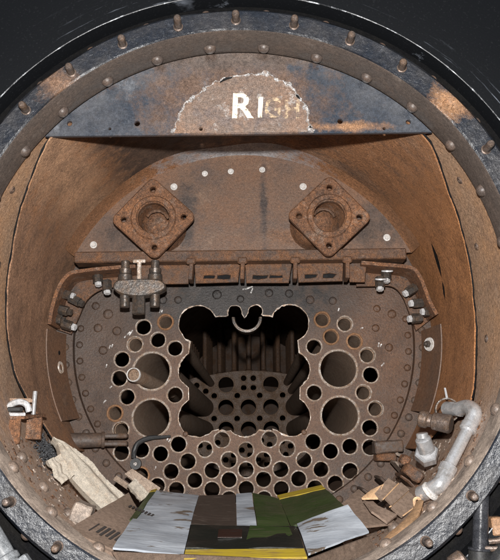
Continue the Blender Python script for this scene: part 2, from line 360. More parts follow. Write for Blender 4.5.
# --- outer shell
bm = bmesh.new(); revolve(bm, [(.69, -.97), (.6895, -.9), (.69, -.5), (.69, 0.0), (.702, 0.0), (.702, -.97)], n=160, jit=lambda a, j: (-.021 * max(0, min(1, (math.sin(math.radians(a)) + .3) / .2)) if j in (2, 3) else 0))
shell = build('shell', bm, 'shell', sb)
shr = dome('rivet', .017, .015, 'rivet_dark')
for y, a0, a1, st in ((-.74, -147, -104, 8.2), (-.56, -140, -100, 9.3), (-.72, -64, -22, 9.0), (-.3, -62, -24, 9.6), (-.3, -140, -118, 9.6)):
    a = a0
    while a <= a1: inst('rivet', shr, shell, pol(.69, a + random.uniform(-.4, .4), y), -pol(1, a, 0)); a += st
sh2 = lathe_mesh('bolt_hole', [(.004, .003), (.009, .004), (.011, .001), (.011, -.003), (.004, -.003)], 'rivet', 12, closed=True)
for a, y in ((15.5, -.71), (-6, -.68), (152, -.83), (168, -.72), (30, -.81)): inst('bolt_hole', sh2, shell, pol(.69 - .0525 * (y + .9), a, y), -pol(1, a, 0))
# --- liner sheet, its ragged front edge swept back at the sides
EDGE = [(-34, -.30), (-29, -.42), (-25, -.60), (-21, -.695), (-8, -.625), (4, -.613), (16, -.662), (28, -.732), (41, -.872), (60, -.88), (90, -.88), (120, -.88), (138.4, -.892), (152, -.781), (165.7, -.685), (180, -.628), (192, -.58), (200, -.5), (206, -.42), (214, -.36)]
def edge(a):
    for (a0, y0), (a1, y1) in zip(EDGE, EDGE[1:]):
        if a0 <= a <= a1: t = (a - a0) / (a1 - a0); t = t * t * (3 - 2 * t) * .35 + t * .65; return y0 + (y1 - y0) * t
    return EDGE[-1][1]
bm = bmesh.new(); rows = []; NA = 190; NY = 26
for i in range(NA + 1):
    a = -34 + 248 * i / NA; e = edge(a) + .004 * noise.noise(V((a * .3, 2, 0)))
    row = []
    for j in range(NY + 1):
        t = j / NY; y = e + (-.04 - e) * t
        r = .66 + .0035 * noise.noise(V((math.cos(math.radians(a)) * 3, y * 5, math.sin(math.radians(a)) * 3)))
        row.append((bm.verts.new(pol(r, a, y)), bm.verts.new(pol(r + .0045, a, y))))
    rows.append(row)
for i in range(NA):
    for j in range(NY):
        bm.faces.new([rows[i][j][0], rows[i + 1][j][0], rows[i + 1][j + 1][0], rows[i][j + 1][0]])
        bm.faces.new([rows[i][j][1], rows[i][j + 1][1], rows[i + 1][j + 1][1], rows[i + 1][j][1]])
    bm.faces.new([rows[i][0][0], rows[i][0][1], rows[i + 1][0][1], rows[i + 1][0][0]])
for i in (0, NA):
    for j in range(NY): bm.faces.new([rows[i][j][0], rows[i][j + 1][0], rows[i][j + 1][1], rows[i][j][1]])
liner = build('liner_sheet', bm, 'liner', sb)
bm = bmesh.new(); sweep(bm, [pol(.6655, -30 + 240 * k / 150, edge(-30 + 240 * k / 150) + .0005) for k in range(151)], .0026, 6, .5); build('edge_shadow_line', bm, 'black', liner)  # black line paints the shadow gap between liner edge and shell
bm = bmesh.new()                                 # a torn slit in the right side, drawn as flat black patches
for (a0, y0, a1, y1, wd) in ((24, -.40, 14.5, -.36, .017), (13.5, -.355, 8.5, -.33, .011)):
    P = [pol(.653, a0 + (a1 - a0) * t, y0 + (y1 - y0) * t) for t in (0, .2, .4, .6, .8, 1)]
    lo = [p + V((0, wd * math.sin(math.pi * t) + .001, 0)) for p, t in zip(P, (0, .2, .4, .6, .8, 1))]; hi = [p - V((0, wd * math.sin(math.pi * t) + .001, 0)) for p, t in zip(P, (0, .2, .4, .6, .8, 1))]
    A = [bm.verts.new(p) for p in lo]; B = [bm.verts.new(p) for p in hi]
    for k in range(5): bm.faces.new((A[k], A[k + 1], B[k + 1], B[k]))
build('black_gash', bm, 'black', liner)
# --- baffle plate across the top, lettered by hand
def seg(R, z, n=60):
    a0 = math.degrees(math.asin(z / R)); return [(R * math.cos(math.radians(a0 + (180 - 2 * a0) * k / n)), R * math.sin(math.radians(a0 + (180 - 2 * a0) * k / n))) for k in range(n + 1)]
out = seg(.672, .446)
hol = [(-.442, .48, .008), (-.336, .464, .0045), (-.265, .478, .0085), (-.098, .46, .0055), (.266, .478, .008), (.187, .457, .0055), (.444, .474, .0075), (.38, .457, .005)]
baf = cutsheet('baffle_plate', out, [circ(x, z, r, 14) for x, z, r in hol], -.902, -.89, 'baffle', sb, bev=.001)
def stain(mt, cx, cz, rx, rz, colr):
    nt = mt.node_tree; b = nt.nodes['Principled BSDF']; src = b.inputs['Base Color'].links[0].from_socket
    pos = N(nt, 'ShaderNodeNewGeometry').outputs['Position']; mp = N(nt, 'ShaderNodeMapping', vector_type='POINT')
    mp.inputs['Location'].default_value = (-cx / rx, 0, -(cz + ZA) / rz); mp.inputs['Scale'].default_value = (1 / rx, 0, 1 / rz); nt.links.new(pos, mp.inputs[0])
    ln = N(nt, 'ShaderNodeVectorMath', operation='LENGTH'); nt.links.new(mp.outputs[0], ln.inputs[0])
    f = noise_fac(nt, pos, 22, .36, .64, detail=10, rough=.74); ad = N(nt, 'ShaderNodeMath', operation='ADD'); nt.links.new(ln.outputs['Value'], ad.inputs[0]); nt.links.new(f, ad.inputs[1])
    r = N(nt, 'ShaderNodeMapRange'); r.inputs['From Min'].default_value = 1.85; r.inputs['From Max'].default_value = .95; nt.links.new(ad.outputs[0], r.inputs[0])
    d1 = mix(nt, noise_fac(nt, pos, 120, .34, .66, detail=6, rough=.7), (.6, .58, .56), (1.3, 1.3, 1.3)); d2 = mix(nt, noise_fac(nt, pos, 400, .35, .65, detail=2), (.6, .6, .6), (1.25, 1.25, 1.25))
    d3 = mix(nt, noise_fac(nt, pos, 11, .38, .66, detail=10, rough=.75), (.62, .6, .6), (1.2, 1.16, 1.12))
    cc = mix(nt, 1., mix(nt, 1., mix(nt, 1., colr, d1, 'MULTIPLY'), d2, 'MULTIPLY'), d3, 'MULTIPLY')
    nt.links.new(mix(nt, r.outputs[0], src, cc), b.inputs['Base Color'])
stain(M['baffle'], -.01, .53, .23, .14, (.15, .1, .074)); stain(M['baffle'], .0, .66, .4, .03, (.1, .075, .062)); stain(M['baffle'], .29, .462, .09, .013, (.28, .16, .09))
stain(M['ring'], .521, .474, .042, .042, (.34, .19, .1)); stain(M['ring'], -.45, .54, .045, .045, (.17, .105, .07))
M['patch'] = metal('rust_patch', (.16, .112, .086), (.21, .125, .082), (.5, .48, .46), scale=9, paler=(.55, .68), rough=(.45, .75), bump=.5, speck=.4, mid=.4, dark=(.12, .09, .08))
stain(M['plate'], 0, -.22, .5, .34, (.14, .078, .047)); stain(M['plate'], -.02, .15, .42, .13, (.034, .029, .027))
stain(M['header'], .075, .44, .012, .16, (.07, .05, .042)); stain(M['header'], -.19, .43, .035, .12, (.075, .056, .048)); stain(M['header'], .2, .35, .12, .03, (.2, .1, .05)); stain(M['header'], -.42, .36, .09, .06, (.09, .06, .046)); stain(M['header'], .45, .38, .1, .08, (.08, .056, .044))
stain(M['liner'], -.66, .02, .16, .5, (.36, .21, .13)); stain(M['liner'], -.3, .6, .4, .1, (.12, .075, .052)); stain(M['liner'], .64, .1, .16, .5, (.5, .235, .1)); stain(M['liner'], -.5, .42, .08, .12, (.5, .3, .18))
stain(M['plate'], .5, .0, .13, .3, (.12, .062, .034)); stain(M['plate'], -.5, -.1, .1, .3, (.085, .052, .035))
bm = bmesh.new()                                 # the welded-in round patch
pp = [(-.172, .449), (-.15, .509), (-.112, .553), (-.06, .588), (.018, .609), (.096, .602), (.147, .564), (.179, .509), (.188, .449)]
pp = [(p.x, p.z) for p in smooth_path([(x, 0, z) for x, z in pp], 6)]
patch = cutsheet('welded_patch', pp, [circ(-.098, .46, .006, 12)], -.905, -.9025, 'patch', baf, bev=.0005)
M['weld'] = metal('weld_spatter', (.34, .31, .29), (.26, .18, .13), (.72, .72, .73), scale=60, paler=(.45, .6), rough=(.4, .6), bump=.8, bscale=200, speck=.5)
bm = bmesh.new(); P = [V((x, -.905, z)) for x, z in pp]
fine = []
for a, b in zip(P, P[1:]):
    for k in range(4): fine.append(a.lerp(b, k / 4))
fine = [p + V((noise.noise(p * 60) * .008, 0, noise.noise(p * 60 + V((9, 9, 9))) * .008)) for p in fine]
sweep(bm, fine, [max(.0006, .0015 + .012 * abs(noise.noise(p * 30)) - .002 * (noise.noise(p * 90) > 0)) for p in fine], 8, .5)
wb = build('weld_bead', bm, 'weld', baf); wb['label'] = 'rough pale weld bead arching over the lettering'
bm = bmesh.new()                                 # torn gaps beside the weld
for t0, t1 in ((.40, .46), (.78, .81), (.965, .985)):
    pts = [fine[int(t * (len(fine) - 1))] + V((0, -.0055, -.004)) for t in (t0, (t0 + t1) / 2, t1)]
    sweep(bm, pts, [.0015, .0032, .0015], 6)
build('weld_gap', bm, 'black', baf)
M['letter_a'] = paint_mat('cream_letter_paint', (.8, .7, .52), .40, .47)
M['letter_b'] = paint_mat('worn_letter_paint', (.5, .37, .24), .46, .6)
for ch, x, z, h, mt, sx in (('R', -.022, .489, .07, 'letter_a', 1.0), ('I', .047, .491, .056, 'letter_a', 1.0), ('G', .066, .489, .056, 'letter_b', .82), ('H', .118, .487, .052, 'letter_b', .85)):
    cu = bpy.data.curves.new('t', 'FONT'); cu.body = ch; cu.size = h * 1.38; cu.offset = .0018 if ch in 'RI' else .0012; cu.extrude = .0003
    ob = bpy.data.objects.new('t', cu); C.objects.link(ob); dg = bpy.context.evaluated_depsgraph_get(); me = bpy.data.meshes.new_from_object(ob.evaluated_get(dg)); bpy.data.objects.remove(ob)
    b2 = bmesh.new(); b2.from_mesh(me); bmesh.ops.triangulate(b2, faces=b2.faces[:]); bmesh.ops.subdivide_edges(b2, edges=b2.edges[:], cuts=3, use_grid_fill=True)
    for v in b2.verts: q_ = v.co * 110 + V((ord(ch), 0, 0)); v.co += V((noise.noise(q_), noise.noise(q_ + V((0, 9, 0))), 0)) * .0016 + V((.05 * v.co.y, 0, 0))
    for v in b2.verts: v.co = V((x + v.co.x * sx + .1 * v.co.y * 0, -.9062 - v.co.z, z + v.co.y))
    lt = build('painted_letter', b2, mt, baf); lt['label'] = 'hand painted cream letter ' + ch
# --- angle ring and tube plate
bm = bmesh.new(); revolve(bm, [(.6, -.012), (.602, -.03), (.612, -.034), (.6895, -.034), (.6895, -.006), (.6, -.004)], a0=0, n=140)
ang = build('angle_ring', bm, 'plate', sb)
M['plate_o'] = M['plate']
rv = dome('rivet', .0135, .011, 'rivet')
for k in range(64):
    a = 12 - 5.7 * k
    if a < -193: break
    inst('rivet', rv, ang, pol(.627, a + 2.8, -.034), (0, -1, 0), random.random() * 6)
small = [(-0.357, 0.061), (-0.279, 0.079), (-0.387, 0.0), (-0.305, 0.015), (-0.244, -0.016), (-0.432, -0.053), (-0.44, -0.12), (-0.411, -0.185), (-0.243, -0.18), (-0.453, -0.241), (-0.431, -0.299), (-0.428, -0.376), (-0.359, -0.368), (-0.292, -0.382), (-0.23, -0.35), (-0.359, -0.454), (-0.255, -0.442), (-0.197, -0.408), (-0.138, -0.368), (-0.079, -0.336), (-0.302, -0.49), (-0.236, -0.504), (-0.173, -0.473), (-0.114, -0.44), (-0.055, -0.405), (0.004, -0.372), (-0.114, -0.505), (-0.055, -0.472), (0.004, -0.439), (0.004, -0.503), (0.246, -0.177), (0.419, -0.178), (0.459, -0.235), (0.436, -0.3), (0.365, -0.363), (0.435, -0.367), (0.363, -0.446), (0.086, -0.336), (0.147, -0.368), (0.238, -0.346), (0.298, -0.379), (0.064, -0.406), (0.124, -0.439), (0.205, -0.407), (0.263, -0.44), (0.064, -0.472), (0.125, -0.504), (0.185, -0.471), (0.311, -0.488), (0.241, -0.503), (0.065, -0.537), (-0.055, -0.537), (0.28, 0.082), (0.361, 0.066), (0.31, 0.02), (0.393, 0.003), (0.249, -0.015), (0.437, -0.047), (0.446, -0.116)]
tubed = {(-0.279, 0.079), (-0.453, -0.241), (-0.359, -0.454), (0.28, 0.082), (0.361, 0.066), (0.31, 0.02), (0.393, 0.003), (0.437, -0.047), (0.419, -0.178), (0.459, -0.235), (-0.431, -0.299), (-.387, 0)}
rusty = {(-0.279, 0.079), (0.28, 0.082), (0.31, 0.02), (-0.453, -0.241), (-0.359, -0.454), (0.393, 0.003)}
flues = [(-.326, -.095), (-.326, -.259), (.333, -.094), (.334, -.257)]
# outline of the opening burnt out of the plate: flue lobes joined up
LR = .068
lobes = [(-.164, .07), (-.164, -.095), (-.164, -.259), (.001, -.259), (.164, -.259), (.164, -.095), (.164, .07)]
def arc(cx, cz, r, a0, a1, n=34): return [(cx + r * math.cos(math.radians(a0 + (a1 - a0) * k / n)), cz + r * math.sin(math.radians(a0 + (a1 - a0) * k / n))) for k in range(n + 1)]
cut = []
cut += arc(-.164, .07, LR, 22, 246)              # top left lobe, going anticlockwise
cut += arc(-.164, -.095, LR, 118, 242)
cut += arc(-.164, -.259, LR, 116, 318)
cut += [(-.1, -.303), (-.092, -.3)] + arc(-.079, -.336, .0315, 112, 62, 5)
cut += arc(.001, -.259, LR, 222, 318)
cut += arc(.086, -.336, .0315, 118, 66, 5) + [(.098, -.301)]
cut += arc(.164, -.259, LR, 222, 424)
cut += arc(.164, -.095, LR, -62, 62)
cut += arc(.164, .07, LR, -66, 158)
cut += [(.094, .097), (.07, .1)] + arc(.043, .113, .026, -25, 190, 12) + [(.008, .093), (.004, .091)] + arc(-.032, .111, .026, -10, 200, 12) + [(-.062, .098), (-.09, .097)]
cut = [(x + .003 * noise.noise(V((x * 38, z * 38, 1))) + .0015 * noise.noise(V((x * 160, z * 160, 3))), z + .003 * noise.noise(V((x * 38, z * 38, 5))) + .0015 * noise.noise(V((x * 160, z * 160, 8)))) for x, z in cut]
tp = cutsheet('tube_plate', circ(0, 0, .606, 120), [circ(x, z, .028, 24) for x, z in small] + [circ(x, z, .068, 40) for x, z in flues] + [cut], 0, .022, 'plate', sb, bev=.0018)
bm = bmesh.new()                                 # ground bright edge round the opening
pts = [V((x, -.0004, z)) for x, z in cut]; pts.append(pts[0]); sweep(bm, pts, [.0008 + .0045 * abs(noise.noise(q * 45)) for q in pts], 6, .35, cap=False); build('burnt_edge', bm, 'collar', tp)
ce = lathe_mesh('tube_end', [(.0258, -.02), (.0258, .005), (.0275, .0068), (.0296, .005), (.0312, -.001), (.028, -.001), (.028, -.02)], 'collar', 24, closed=True, ang=60)
cr = lathe_mesh('tube_end', [(.024, -.02), (.024, .007), (.0265, .0085), (.03, .006), (.0312, -.001), (.028, -.001), (.028, -.02)], 'collar_rust', 24, closed=True, ang=60)
tb = lathe_mesh('fire_tube', [(.0232, -3.27), (.0232, -.019), (.0262, -.019), (.0262, -3.27)], 'tube', 20, closed=True)
def rough_end(me, k):
    m2 = me.copy(); m2.name = 'tube_end'
    for v in m2.vertices:
        c = v.co; n1 = noise.noise(V((c.x * 70, c.y * 70, k * 3.1))); n2 = noise.noise(V((c.x * 160, c.y * 160, k * 5.7)))
        f = 1 + .02 * n1 + .02 * n2; v.co = V((c.x * f, c.y * f, c.z + (.002 * n2 + .0022 * n1 if c.z > 0 else 0)))
    return m2
ces = [rough_end(ce, k) for k in range(7)]; crs = [rough_end(cr, k + 20) for k in range(4)]
for x, z in small:
    s = random.uniform(.98, 1.02)
    inst('tube_end', random.choice(crs) if (x, z) in rusty else random.choice(ces), tp, (x, 0, z), (0, -1, 0), random.random() * 6, (s, s, random.uniform(.7, 1.2)))
    if (x, z) in tubed: inst('fire_tube', tb, tp, (x, 0, z), (0, -1, 0))
fe = lathe_mesh('flue_end', [(.0635, -.02), (.0635, .006), (.0655, .0075), (.069, .004), (.0715, -.001), (.068, -.001), (.068, -.02)], 'collar', 44, closed=True, ang=60)
fp = [(.0632 + (.0007 if k % 2 else 0), -.02 - k * .022) for k in range(14)]
ft = lathe_mesh('flue_tube', [(.0635, -.019)] + fp[1:] + [(.0635, -3.27), (.067, -3.27), (.067, -.019)], 'tube', 40, closed=True, ang=50)
for x, z in flues:
    inst('flue_end', fe, tp, (x, 0, z), (0, -1, 0), random.random() * 6); inst('flue_tube', ft, tp, (x, 0, z), (0, -1, 0))
pr = dome('rivet', .0125, .007, 'plate')
for k in range(64):
    a = 8 - 5.7 * k
    if a < -190: break
    pv_ = pol(.584, a, 0)
    if any(math.hypot(pv_.x - x, pv_.z - z) < .05 for x, z in small): continue
    inst('rivet', pr, tp, pol(.584, a, 0), (0, -1, 0), random.random() * 6)
sh = lathe_mesh('stay_head', [(.019, -.003), (.019, .001), (.016, .0035), (.008, .0045), (0, .0045)], 'plate', 18, ang=50)
for x, z in [(-.095, .177), (-.011, .16), (.092, .181), (.164, .178), (-.485, .11), (-.452, .049), (-.53, .14), (-.52, .06), (.477, .12), (.53, .1), (.47, .05), (-.235, .159), (.239, .154), (-.5, -.02), (.515, -.02), (-.29, .16), (.32, .15), (-.206, -.315), (.207, -.313)]:
    s = .5 if z < -.3 else random.uniform(.7, .95); inst('stay_head', sh, tp, (x, 0, z), (0, -1, 0), 0, (s, s, 1))
M['chalk'] = paint_mat('chalk', (.72, .7, .68), .42, .6)
for x, z, dx, dz, ln in [(-.415, .035, .5, .5, .03), (-.402, .042, .4, .6, .022), (-.468, -.005, .3, .8, .014), (-.476, -.008, .2, .9, .014), (-.487, -.075, .3, .8, .012), (-.47, -.15, .6, .5, .012), (-.30, .118, .2, .9, .012), (-.292, .12, .3, .8, .012), (-.49, -.2, .5, .5, .014), (.34, .118, .3, .9, .012), (.478, -.01, .2, .9, .016), (.486, -.012, .4, .8, .012), (.49, -.08, .5, .5, .016), (.42, .05, .7, .3, .012), (-.26, -.335, .5, .6, .016), (-.268, -.33, .2, .8, .016), (-.31, -.43, .3, .8, .014), (.02, .2, .8, .3, .03), (.03, .19, .3, .8, .02), (.006, .196, .9, .1, .018)]:
    d = V((dx, 0, dz)).normalized() * ln / 2; n_ = V((-d.z, 0, d.x)).normalized() * .0022; c = V((x, -.0009, z))
    bm = bmesh.new(); bm.faces.new([bm.verts.new(q) for q in (c - d - n_, c + d - n_, c + d + n_, c - d + n_)]); build('chalk_mark', bm, 'chalk', tp)
# --- boiler barrel, far tube plate, crown stays
bm = bmesh.new(); revolve(bm, [(.6, .0225), (.6, 4.7), (.0005, 4.7), (.0005, 4.72), (.615, 4.72), (.615, .0225)], n=96)
bar = build('boiler_barrel', bm, 'barrel', sb)
ot = [(-.58, -.1), (-.56, .04), (-.5, .085), (-.4, .12), (-.27, .142), (-.14, .161), (0, .169), (.14, .161), (.27, .143), (.4, .12), (.5, .085), (.56, .04), (.58, -.1), (.56, -.2), (.45, -.385), (.3, -.51), (0, -.59), (-.3, -.51), (-.45, -.385), (-.56, -.2)]
fsm = [(-.038, .115), (.033, .115), (-.038, .045), (.033, .045), (-.086, -.012), (.079, -.012), (-.255, -.012), (.247, -.011), (-.256, -.177), (-.088, -.178), (.077, -.178), (.244, -.178), (-.317, .022), (-.384, .065), (.31, .024), (.376, .066), (-.09, -.34), (.078, -.34), (0, -.37), (-.17, -.36), (.16, -.36)]
fsm = [q for q in fsm if q[1] > -.3] + [q for q in small if q[1] < -.33 and math.hypot(*q) < .53]
fbg = [(-.168, .069), (.162, .069), (-.169, -.096), (-.005, -.096), (.16, -.096), (-.169, -.256), (-.005, -.256), (.16, -.256)]
fsm = [q for q in fsm if all(math.hypot(q[0] - t[0], q[1] - t[1]) > .055 for t in tubed)]
ftp = cutsheet('firebox_tube_plate', [(p.x, p.z) for p in smooth_path([(x, 0, z) for x, z in ot + ot[:1]], 4)][:-1], [circ(x, z, .0225, 18) for x, z in fsm] + [circ(x, z, .058, 30) for x, z in fbg], 3.275, 3.3, 'far_plate', sb, bev=.002)
e1 = lathe_mesh('tube_seat', [(.0225, .003), (.027, .004), (.029, -.002), (.0225, -.002)], 'tube', 18, closed=True); e2 = lathe_mesh('flue_seat', [(.058, .004), (.063, .005), (.066, -.002), (.058, -.002)], 'tube', 30, closed=True)
for x, z in fsm: inst('tube_seat', e1, ftp, (x, 3.275, z), (0, -1, 0))
for x, z in fbg: inst('flue_seat', e2, ftp, (x, 3.275, z), (0, -1, 0))
bm = bmesh.new()
cp = [(-.5, .083), (-.27, .14), (0, .167), (.27, .141), (.5, .083)]
g = [[bm.verts.new((x, y, z - d)) for x, z in cp] for y, d in ((3.3, 0), (4.6, .0), (4.6, .012), (3.3, .012))]
for i in range(4):
    for k in range(4): bm.faces.new((g[i][k], g[i][k + 1], g[(i + 1) % 4][k + 1], g[(i + 1) % 4][k]))
crown = build('firebox_crown', bm, 'barrel', sb)
stay = lathe_mesh('crown_stay', [(.03, 0), (.03, .02), (.019, .03), (.019, .5), (.0, .5)], 'barrel', 12)
for r in range(5):
    for c in range(9):
        x = -.44 + .11 * c; zc = .167 - .36 * x * x; zt = math.sqrt(.6 ** 2 - x * x)
        inst('crown_stay', stay, crown, (x, 3.42 + .2 * r, zc), (0, 0, 1), 0, (1, 1, (zt - zc) / .5))
# main steam pipe end behind the opening
bm = bmesh.new(); revolve(bm, [(.042, .1), (.046, .09), (.055, .092), (.058, .11), (.053, .125), (.053, .17), (.044, .17)], 178, 362, 30)
for v in bm.verts: v.co += V((.011, 0, .106))
mp = build('main_steam_pipe', bm, 'oily', sb)
# --- header plate, its zinc bolts
hp = cutsheet('header_plate', seg(.651, .292), [], -.152, -.14, 'header', sb, bev=.0015)
hb = mesh_of(lambda b: (rod(b, (0, 0, -.002), (0, 0, .003), .0125, 16, bev=.001), rod(b, (0, 0, .003), (0, 0, .010), .0088, 6, bev=.0015)), 'zinc_bolt', 'white_bolt')
for i, (x, z) in enumerate([(-.514, .329), (-.238, .534), (-.13, .581), (-.039, .588), (.071, .593), (.213, .53), (.498, .344)]):
    inst('bolt', hb, hp, (x, -.152, z), (0, -1, 0), random.random(), (1, 1, .9) if i not in (2, 3, 4) else (.85, .85, .8))
bm = bmesh.new(); revolve(bm, [(.6635, -.25), (.6615, -.1525), (.6475, -.1525), (.6515, -.165), (.6575, -.2), (.6625, -.25)], 26.5, 153.5, 80)
M['sheen'] = metal('painted_roof_sheen', (.3, .15, .078), (.36, .17, .08), (.42, .26, .16), scale=4, rough=(.45, .7), bump=.5, speck=.5, mid=.4, bscale=190); stain(M['sheen'], -.01, .66, .26, .12, (.46, .46, .48))  # pale grey patch puts the sheen of the lit roof into the colour
bstrip = build('roof_sheen_strip', bm, 'sheen', hp); bstrip['label'] = 'rusty strip under the roof with its lit sheen painted pale grey'
# --- pipe flanges
def flange(cx, cz, rot, lean):
    R = Matrix.Rotation(math.radians(rot), 2)
    def T(l): return [(cx + (R @ V(q))[0], cz + (R @ V(q))[1]) for q in l]
    s = .0975; rc = .02; sq = []
    for (sx, sz, a) in ((1, 1, 0), (-1, 1, 90), (-1, -1, 180), (1, -1, 270)): sq += arc(sx * (s - rc), sz * (s - rc), rc, a, a + 90, 6)
    b = .07
    holes = [circ(sx * b, sz * b, .0135, 16) for sx in (1, -1) for sz in (1, -1)]
    f = cutsheet('steam_pipe_flange', T(sq), [T(h) for h in holes] + [T(circ(0, 0, .056, 36))], -.298, -.272, 'cast', sb, bev=.004)
    f['label'] = 'square rusted steam pipe flange set on its corner'
    bm = bmesh.new(); revolve(bm, [(.0555, -.299), (.0565, -.304), (.071, -.305), (.076, -.2975), (.068, -.286), (.0555, -.286)], n=40)
    for v in bm.verts: v.co += V((cx, 0, cz))
    build('raised_face', bm, 'cast', f)
    bm = bmesh.new(); n = 36      # stub pipe, closed by the elbow's rough back wall
    prof = [(.0555, -.286), (.054, -.22), (.048, -.185), (.03, -.168), (.0005, -.165), (.0005, -.1535), (.086, -.1535), (.084, -.17), (.08, -.262), (.072, -.271), (.056, -.276)]
    revolve(bm, prof, n=n)
    for v in bm.verts:
        t = (v.co.y + .28) / .1; v.co += V((cx + lean * max(0, t), 0, cz))
    build('pipe_stub', bm, 'cast', f)
    bm = bmesh.new(); pts = [V((cx + .04 * math.cos(a) + lean * .4, -.225, cz + .044 * math.sin(a))) for a in [math.radians(t) for t in range(20, 150, 8)]]
    sweep(bm, pts, .006, 6, .2); build('bore_step', bm, 'cast_dark', f)
flange(-.2915, .3845, 47, .01); flange(.288, .3845, 43, -.03)
# --- shelf of lugs and pockets under the header plate
bm = bmesh.new(); box(bm, (-.565, -.225, .252), (.55, -.1535, .29), .004)
for v in bm.verts: v.co += V((0, .002 * noise.noise(v.co * 14), .003 * noise.noise(v.co * 11)))
shf = build('support_shelf', bm, 'cast_dark', sb)
xs = [-.36, -.172, .0, .176, .35, .43]
for i in range(5):
    x0, x1 = xs[i] + .014, xs[i + 1] - .014
    hl = []
    for t in (.3, .68):
        c = x0 + (x1 - x0) * t; r_ = lambda: random.uniform(-.006, .006); hl.append([(c - .024 + r_(), .2 + r_() * .5), (c - .004, .198 + r_() * .6), (c + .02 + r_(), .199 + r_() * .5), (c + .026 + r_(), .213), (c + .004, .216 + r_() * .8), (c - .021 + r_(), .214)])
    if i == 4: hl = []
    if i == 0: hl = hl[:1]
    cutsheet('pocket_face', [(x0, .187), (x1 - .004 * (i % 3), .186 + .004 * (i % 2)), (x1 + .004, .249), (x0 - .004, .249)], hl, -.176 - .004 * (i % 2), -.169, 'cast_dark', shf, bev=.002)
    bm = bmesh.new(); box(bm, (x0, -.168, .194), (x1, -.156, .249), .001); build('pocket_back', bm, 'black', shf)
for x in xs[1:5]:
    bm = bmesh.new(); box(bm, (x - .007, -.235, .188), (x + .007, -.16, .256), .002, Matrix.Rotation(random.uniform(-.08, .08), 3, 'Y')); build('lug', bm, 'cast_dark', shf)
    bm = bmesh.new(); box(bm, (x - .016, -.238, .24), (x + .016, -.224, .262), .004); build('lug_head', bm, 'cast_dark', shf)
# --- corner brackets
def bracket(path, webin, bolts, lab):
    P = smooth_path([(x, 0, z) for x, z in path], 5)
    bm = bmesh.new(); cen = V((0, 0, 0)); A = []
    for i, p in enumerate(P):
        d = (P[min(i + 1, len(P) - 1)] - P[max(i - 1, 0)]).normalized(); n = V((-d.z, 0, d.x))
        if n.dot(-p) < 0: n = -n
        A.append([bm.verts.new(V((q.x, y, q.z))) for q, y in ((p, -.215), (p, -.06), (p + n * .011, -.06), (p + n * .011, -.211))])
    for a, b in zip(A, A[1:]):
        for k in range(4): bm.faces.new((a[k], a[(k + 1) % 4], b[(k + 1) % 4], b[k]))
    bm.faces.new(A[0]); bm.faces.new(A[-1][::-1])
    br = build('corner_bracket', bm, 'cast', sb); br['label'] = lab
    o = [(p.x, p.z) for p in P]; ins = [(p.x, p.z) for p in smooth_path([(x, 0, z) for x, z in webin], 5)]
    cutsheet('bracket_web', o + ins[::-1], [], -.075, -.062, 'cast_dark', br, bev=.001)
    for (x, z, dx, dz, bright, L) in bolts:
        b = bmesh.new(); d = V((dx, -.25, dz)).normalized(); e = V((x, -.15, z)); a = e - d * L
        rod(b, a - d * .016, a + d * L * .62, .0172, 6, bev=.002, spin=random.random())
        bo = build('bolt', b, 'oily', br)
        b = bmesh.new(); rod(b, a + d * (L * .62 + .0005), e, .0128, 6, bev=.002); build('bolt_end', b, 'bright' if bright else 'oily', bo)
bracket([(-.36, .246), (-.451, .24), (-.536, .232), (-.587, .219), (-.62, .174), (-.641, .102), (-.648, .047)],
        [(-.36, .2), (-.44, .196), (-.5, .186), (-.548, .15), (-.575, .09), (-.6, .03)],
        [(-.575, .149, .9, -.25, 1, .034), (-.545, .122, .85, -.45, 0, .04), (-.583, .094, .95, -.3, 0, .036), (-.605, .066, .95, -.2, 0, .03), (-.568, .042, .9, -.3, 1, .036), (-.494, .185, .15, -.95, 1, .036), (-.463, .157, .1, -.95, 1, .034)], 'curved rusted corner bracket with dark square bolts')
bracket([(.4, .25), (.466, .243), (.565, .231), (.597, .2), (.615, .151), (.63, .106), (.649, .068)],
        [(.398, .189), (.452, .189), (.52, .188), (.556, .155), (.58, .09), (.6, .031)],
        [(.491, .187, -.05, -.95, 1, .034), (.468, .159, -.05, -.95, 1, .034), (.549, .145, -.8, -.5, 1, .036), (.566, .113, -.9, -.1, 1, .034), (.604, .084, -.9, -.05, 1, .03), (.559, .06, -.9, -.1, 1, .034)], 'curved rusted corner bracket with bright bolts and washers')
wz = mesh_of(lambda b: (rod(b, (0, 0, -.003), (0, 0, .003), .02, 18, bev=.001)), 'washer', 'bright')
for x, z in ((.491, .222), (.468, .194)): inst('washer', wz, shf, (x, -.175, z), (0, -.25, 1))
# --- clamp hanging from the shelf
bm = bmesh.new()
ol = [(-.42, .156), (-.415, .172), (-.39, .18), (-.29, .18), (-.262, .17), (-.256, .156), (-.268, .146), (-.30, .135), (-.34, .13), (-.385, .136), (-.41, .146)]
cl = cutsheet('clamp_bridge', [(p.x, p.z) for p in smooth_path([(x, 0, z) for x, z in ol + ol[:1]], 3)][:-1], [], -.275, -.225, 'oily', sb, bev=.004); cl['label'] = 'oily clamp bridge with two posts and a centre screw'
for x, mt in ((-.388, 'oily'), (-.289, 'bright')):
    bm = bmesh.new(); rod(bm, (x, -.25, .181), (x, -.25, .205), .024, 20, bev=.003); rod(bm, (x, -.25, .205), (x, -.25, .224), .019, 20, .021, bev=.002); rod(bm, (x, -.25, .224), (x, -.25, .25), .014, 20, bev=.001); build('post_nut', bm, 'oily' if mt == 'oily' else 'oily', cl)
    bm = bmesh.new(); rod(bm, (x, -.25, .094), (x, -.25, .14), .0165, 18, bev=.002); build('post_end', bm, mt if mt == 'oily' else 'oily', cl)
bm = bmesh.new(); rod(bm, (-.341, -.255, .07), (-.341, -.255, .13), .0225, 6, bev=.003, spin=.5); build('screw_head', bm, 'oily', cl)
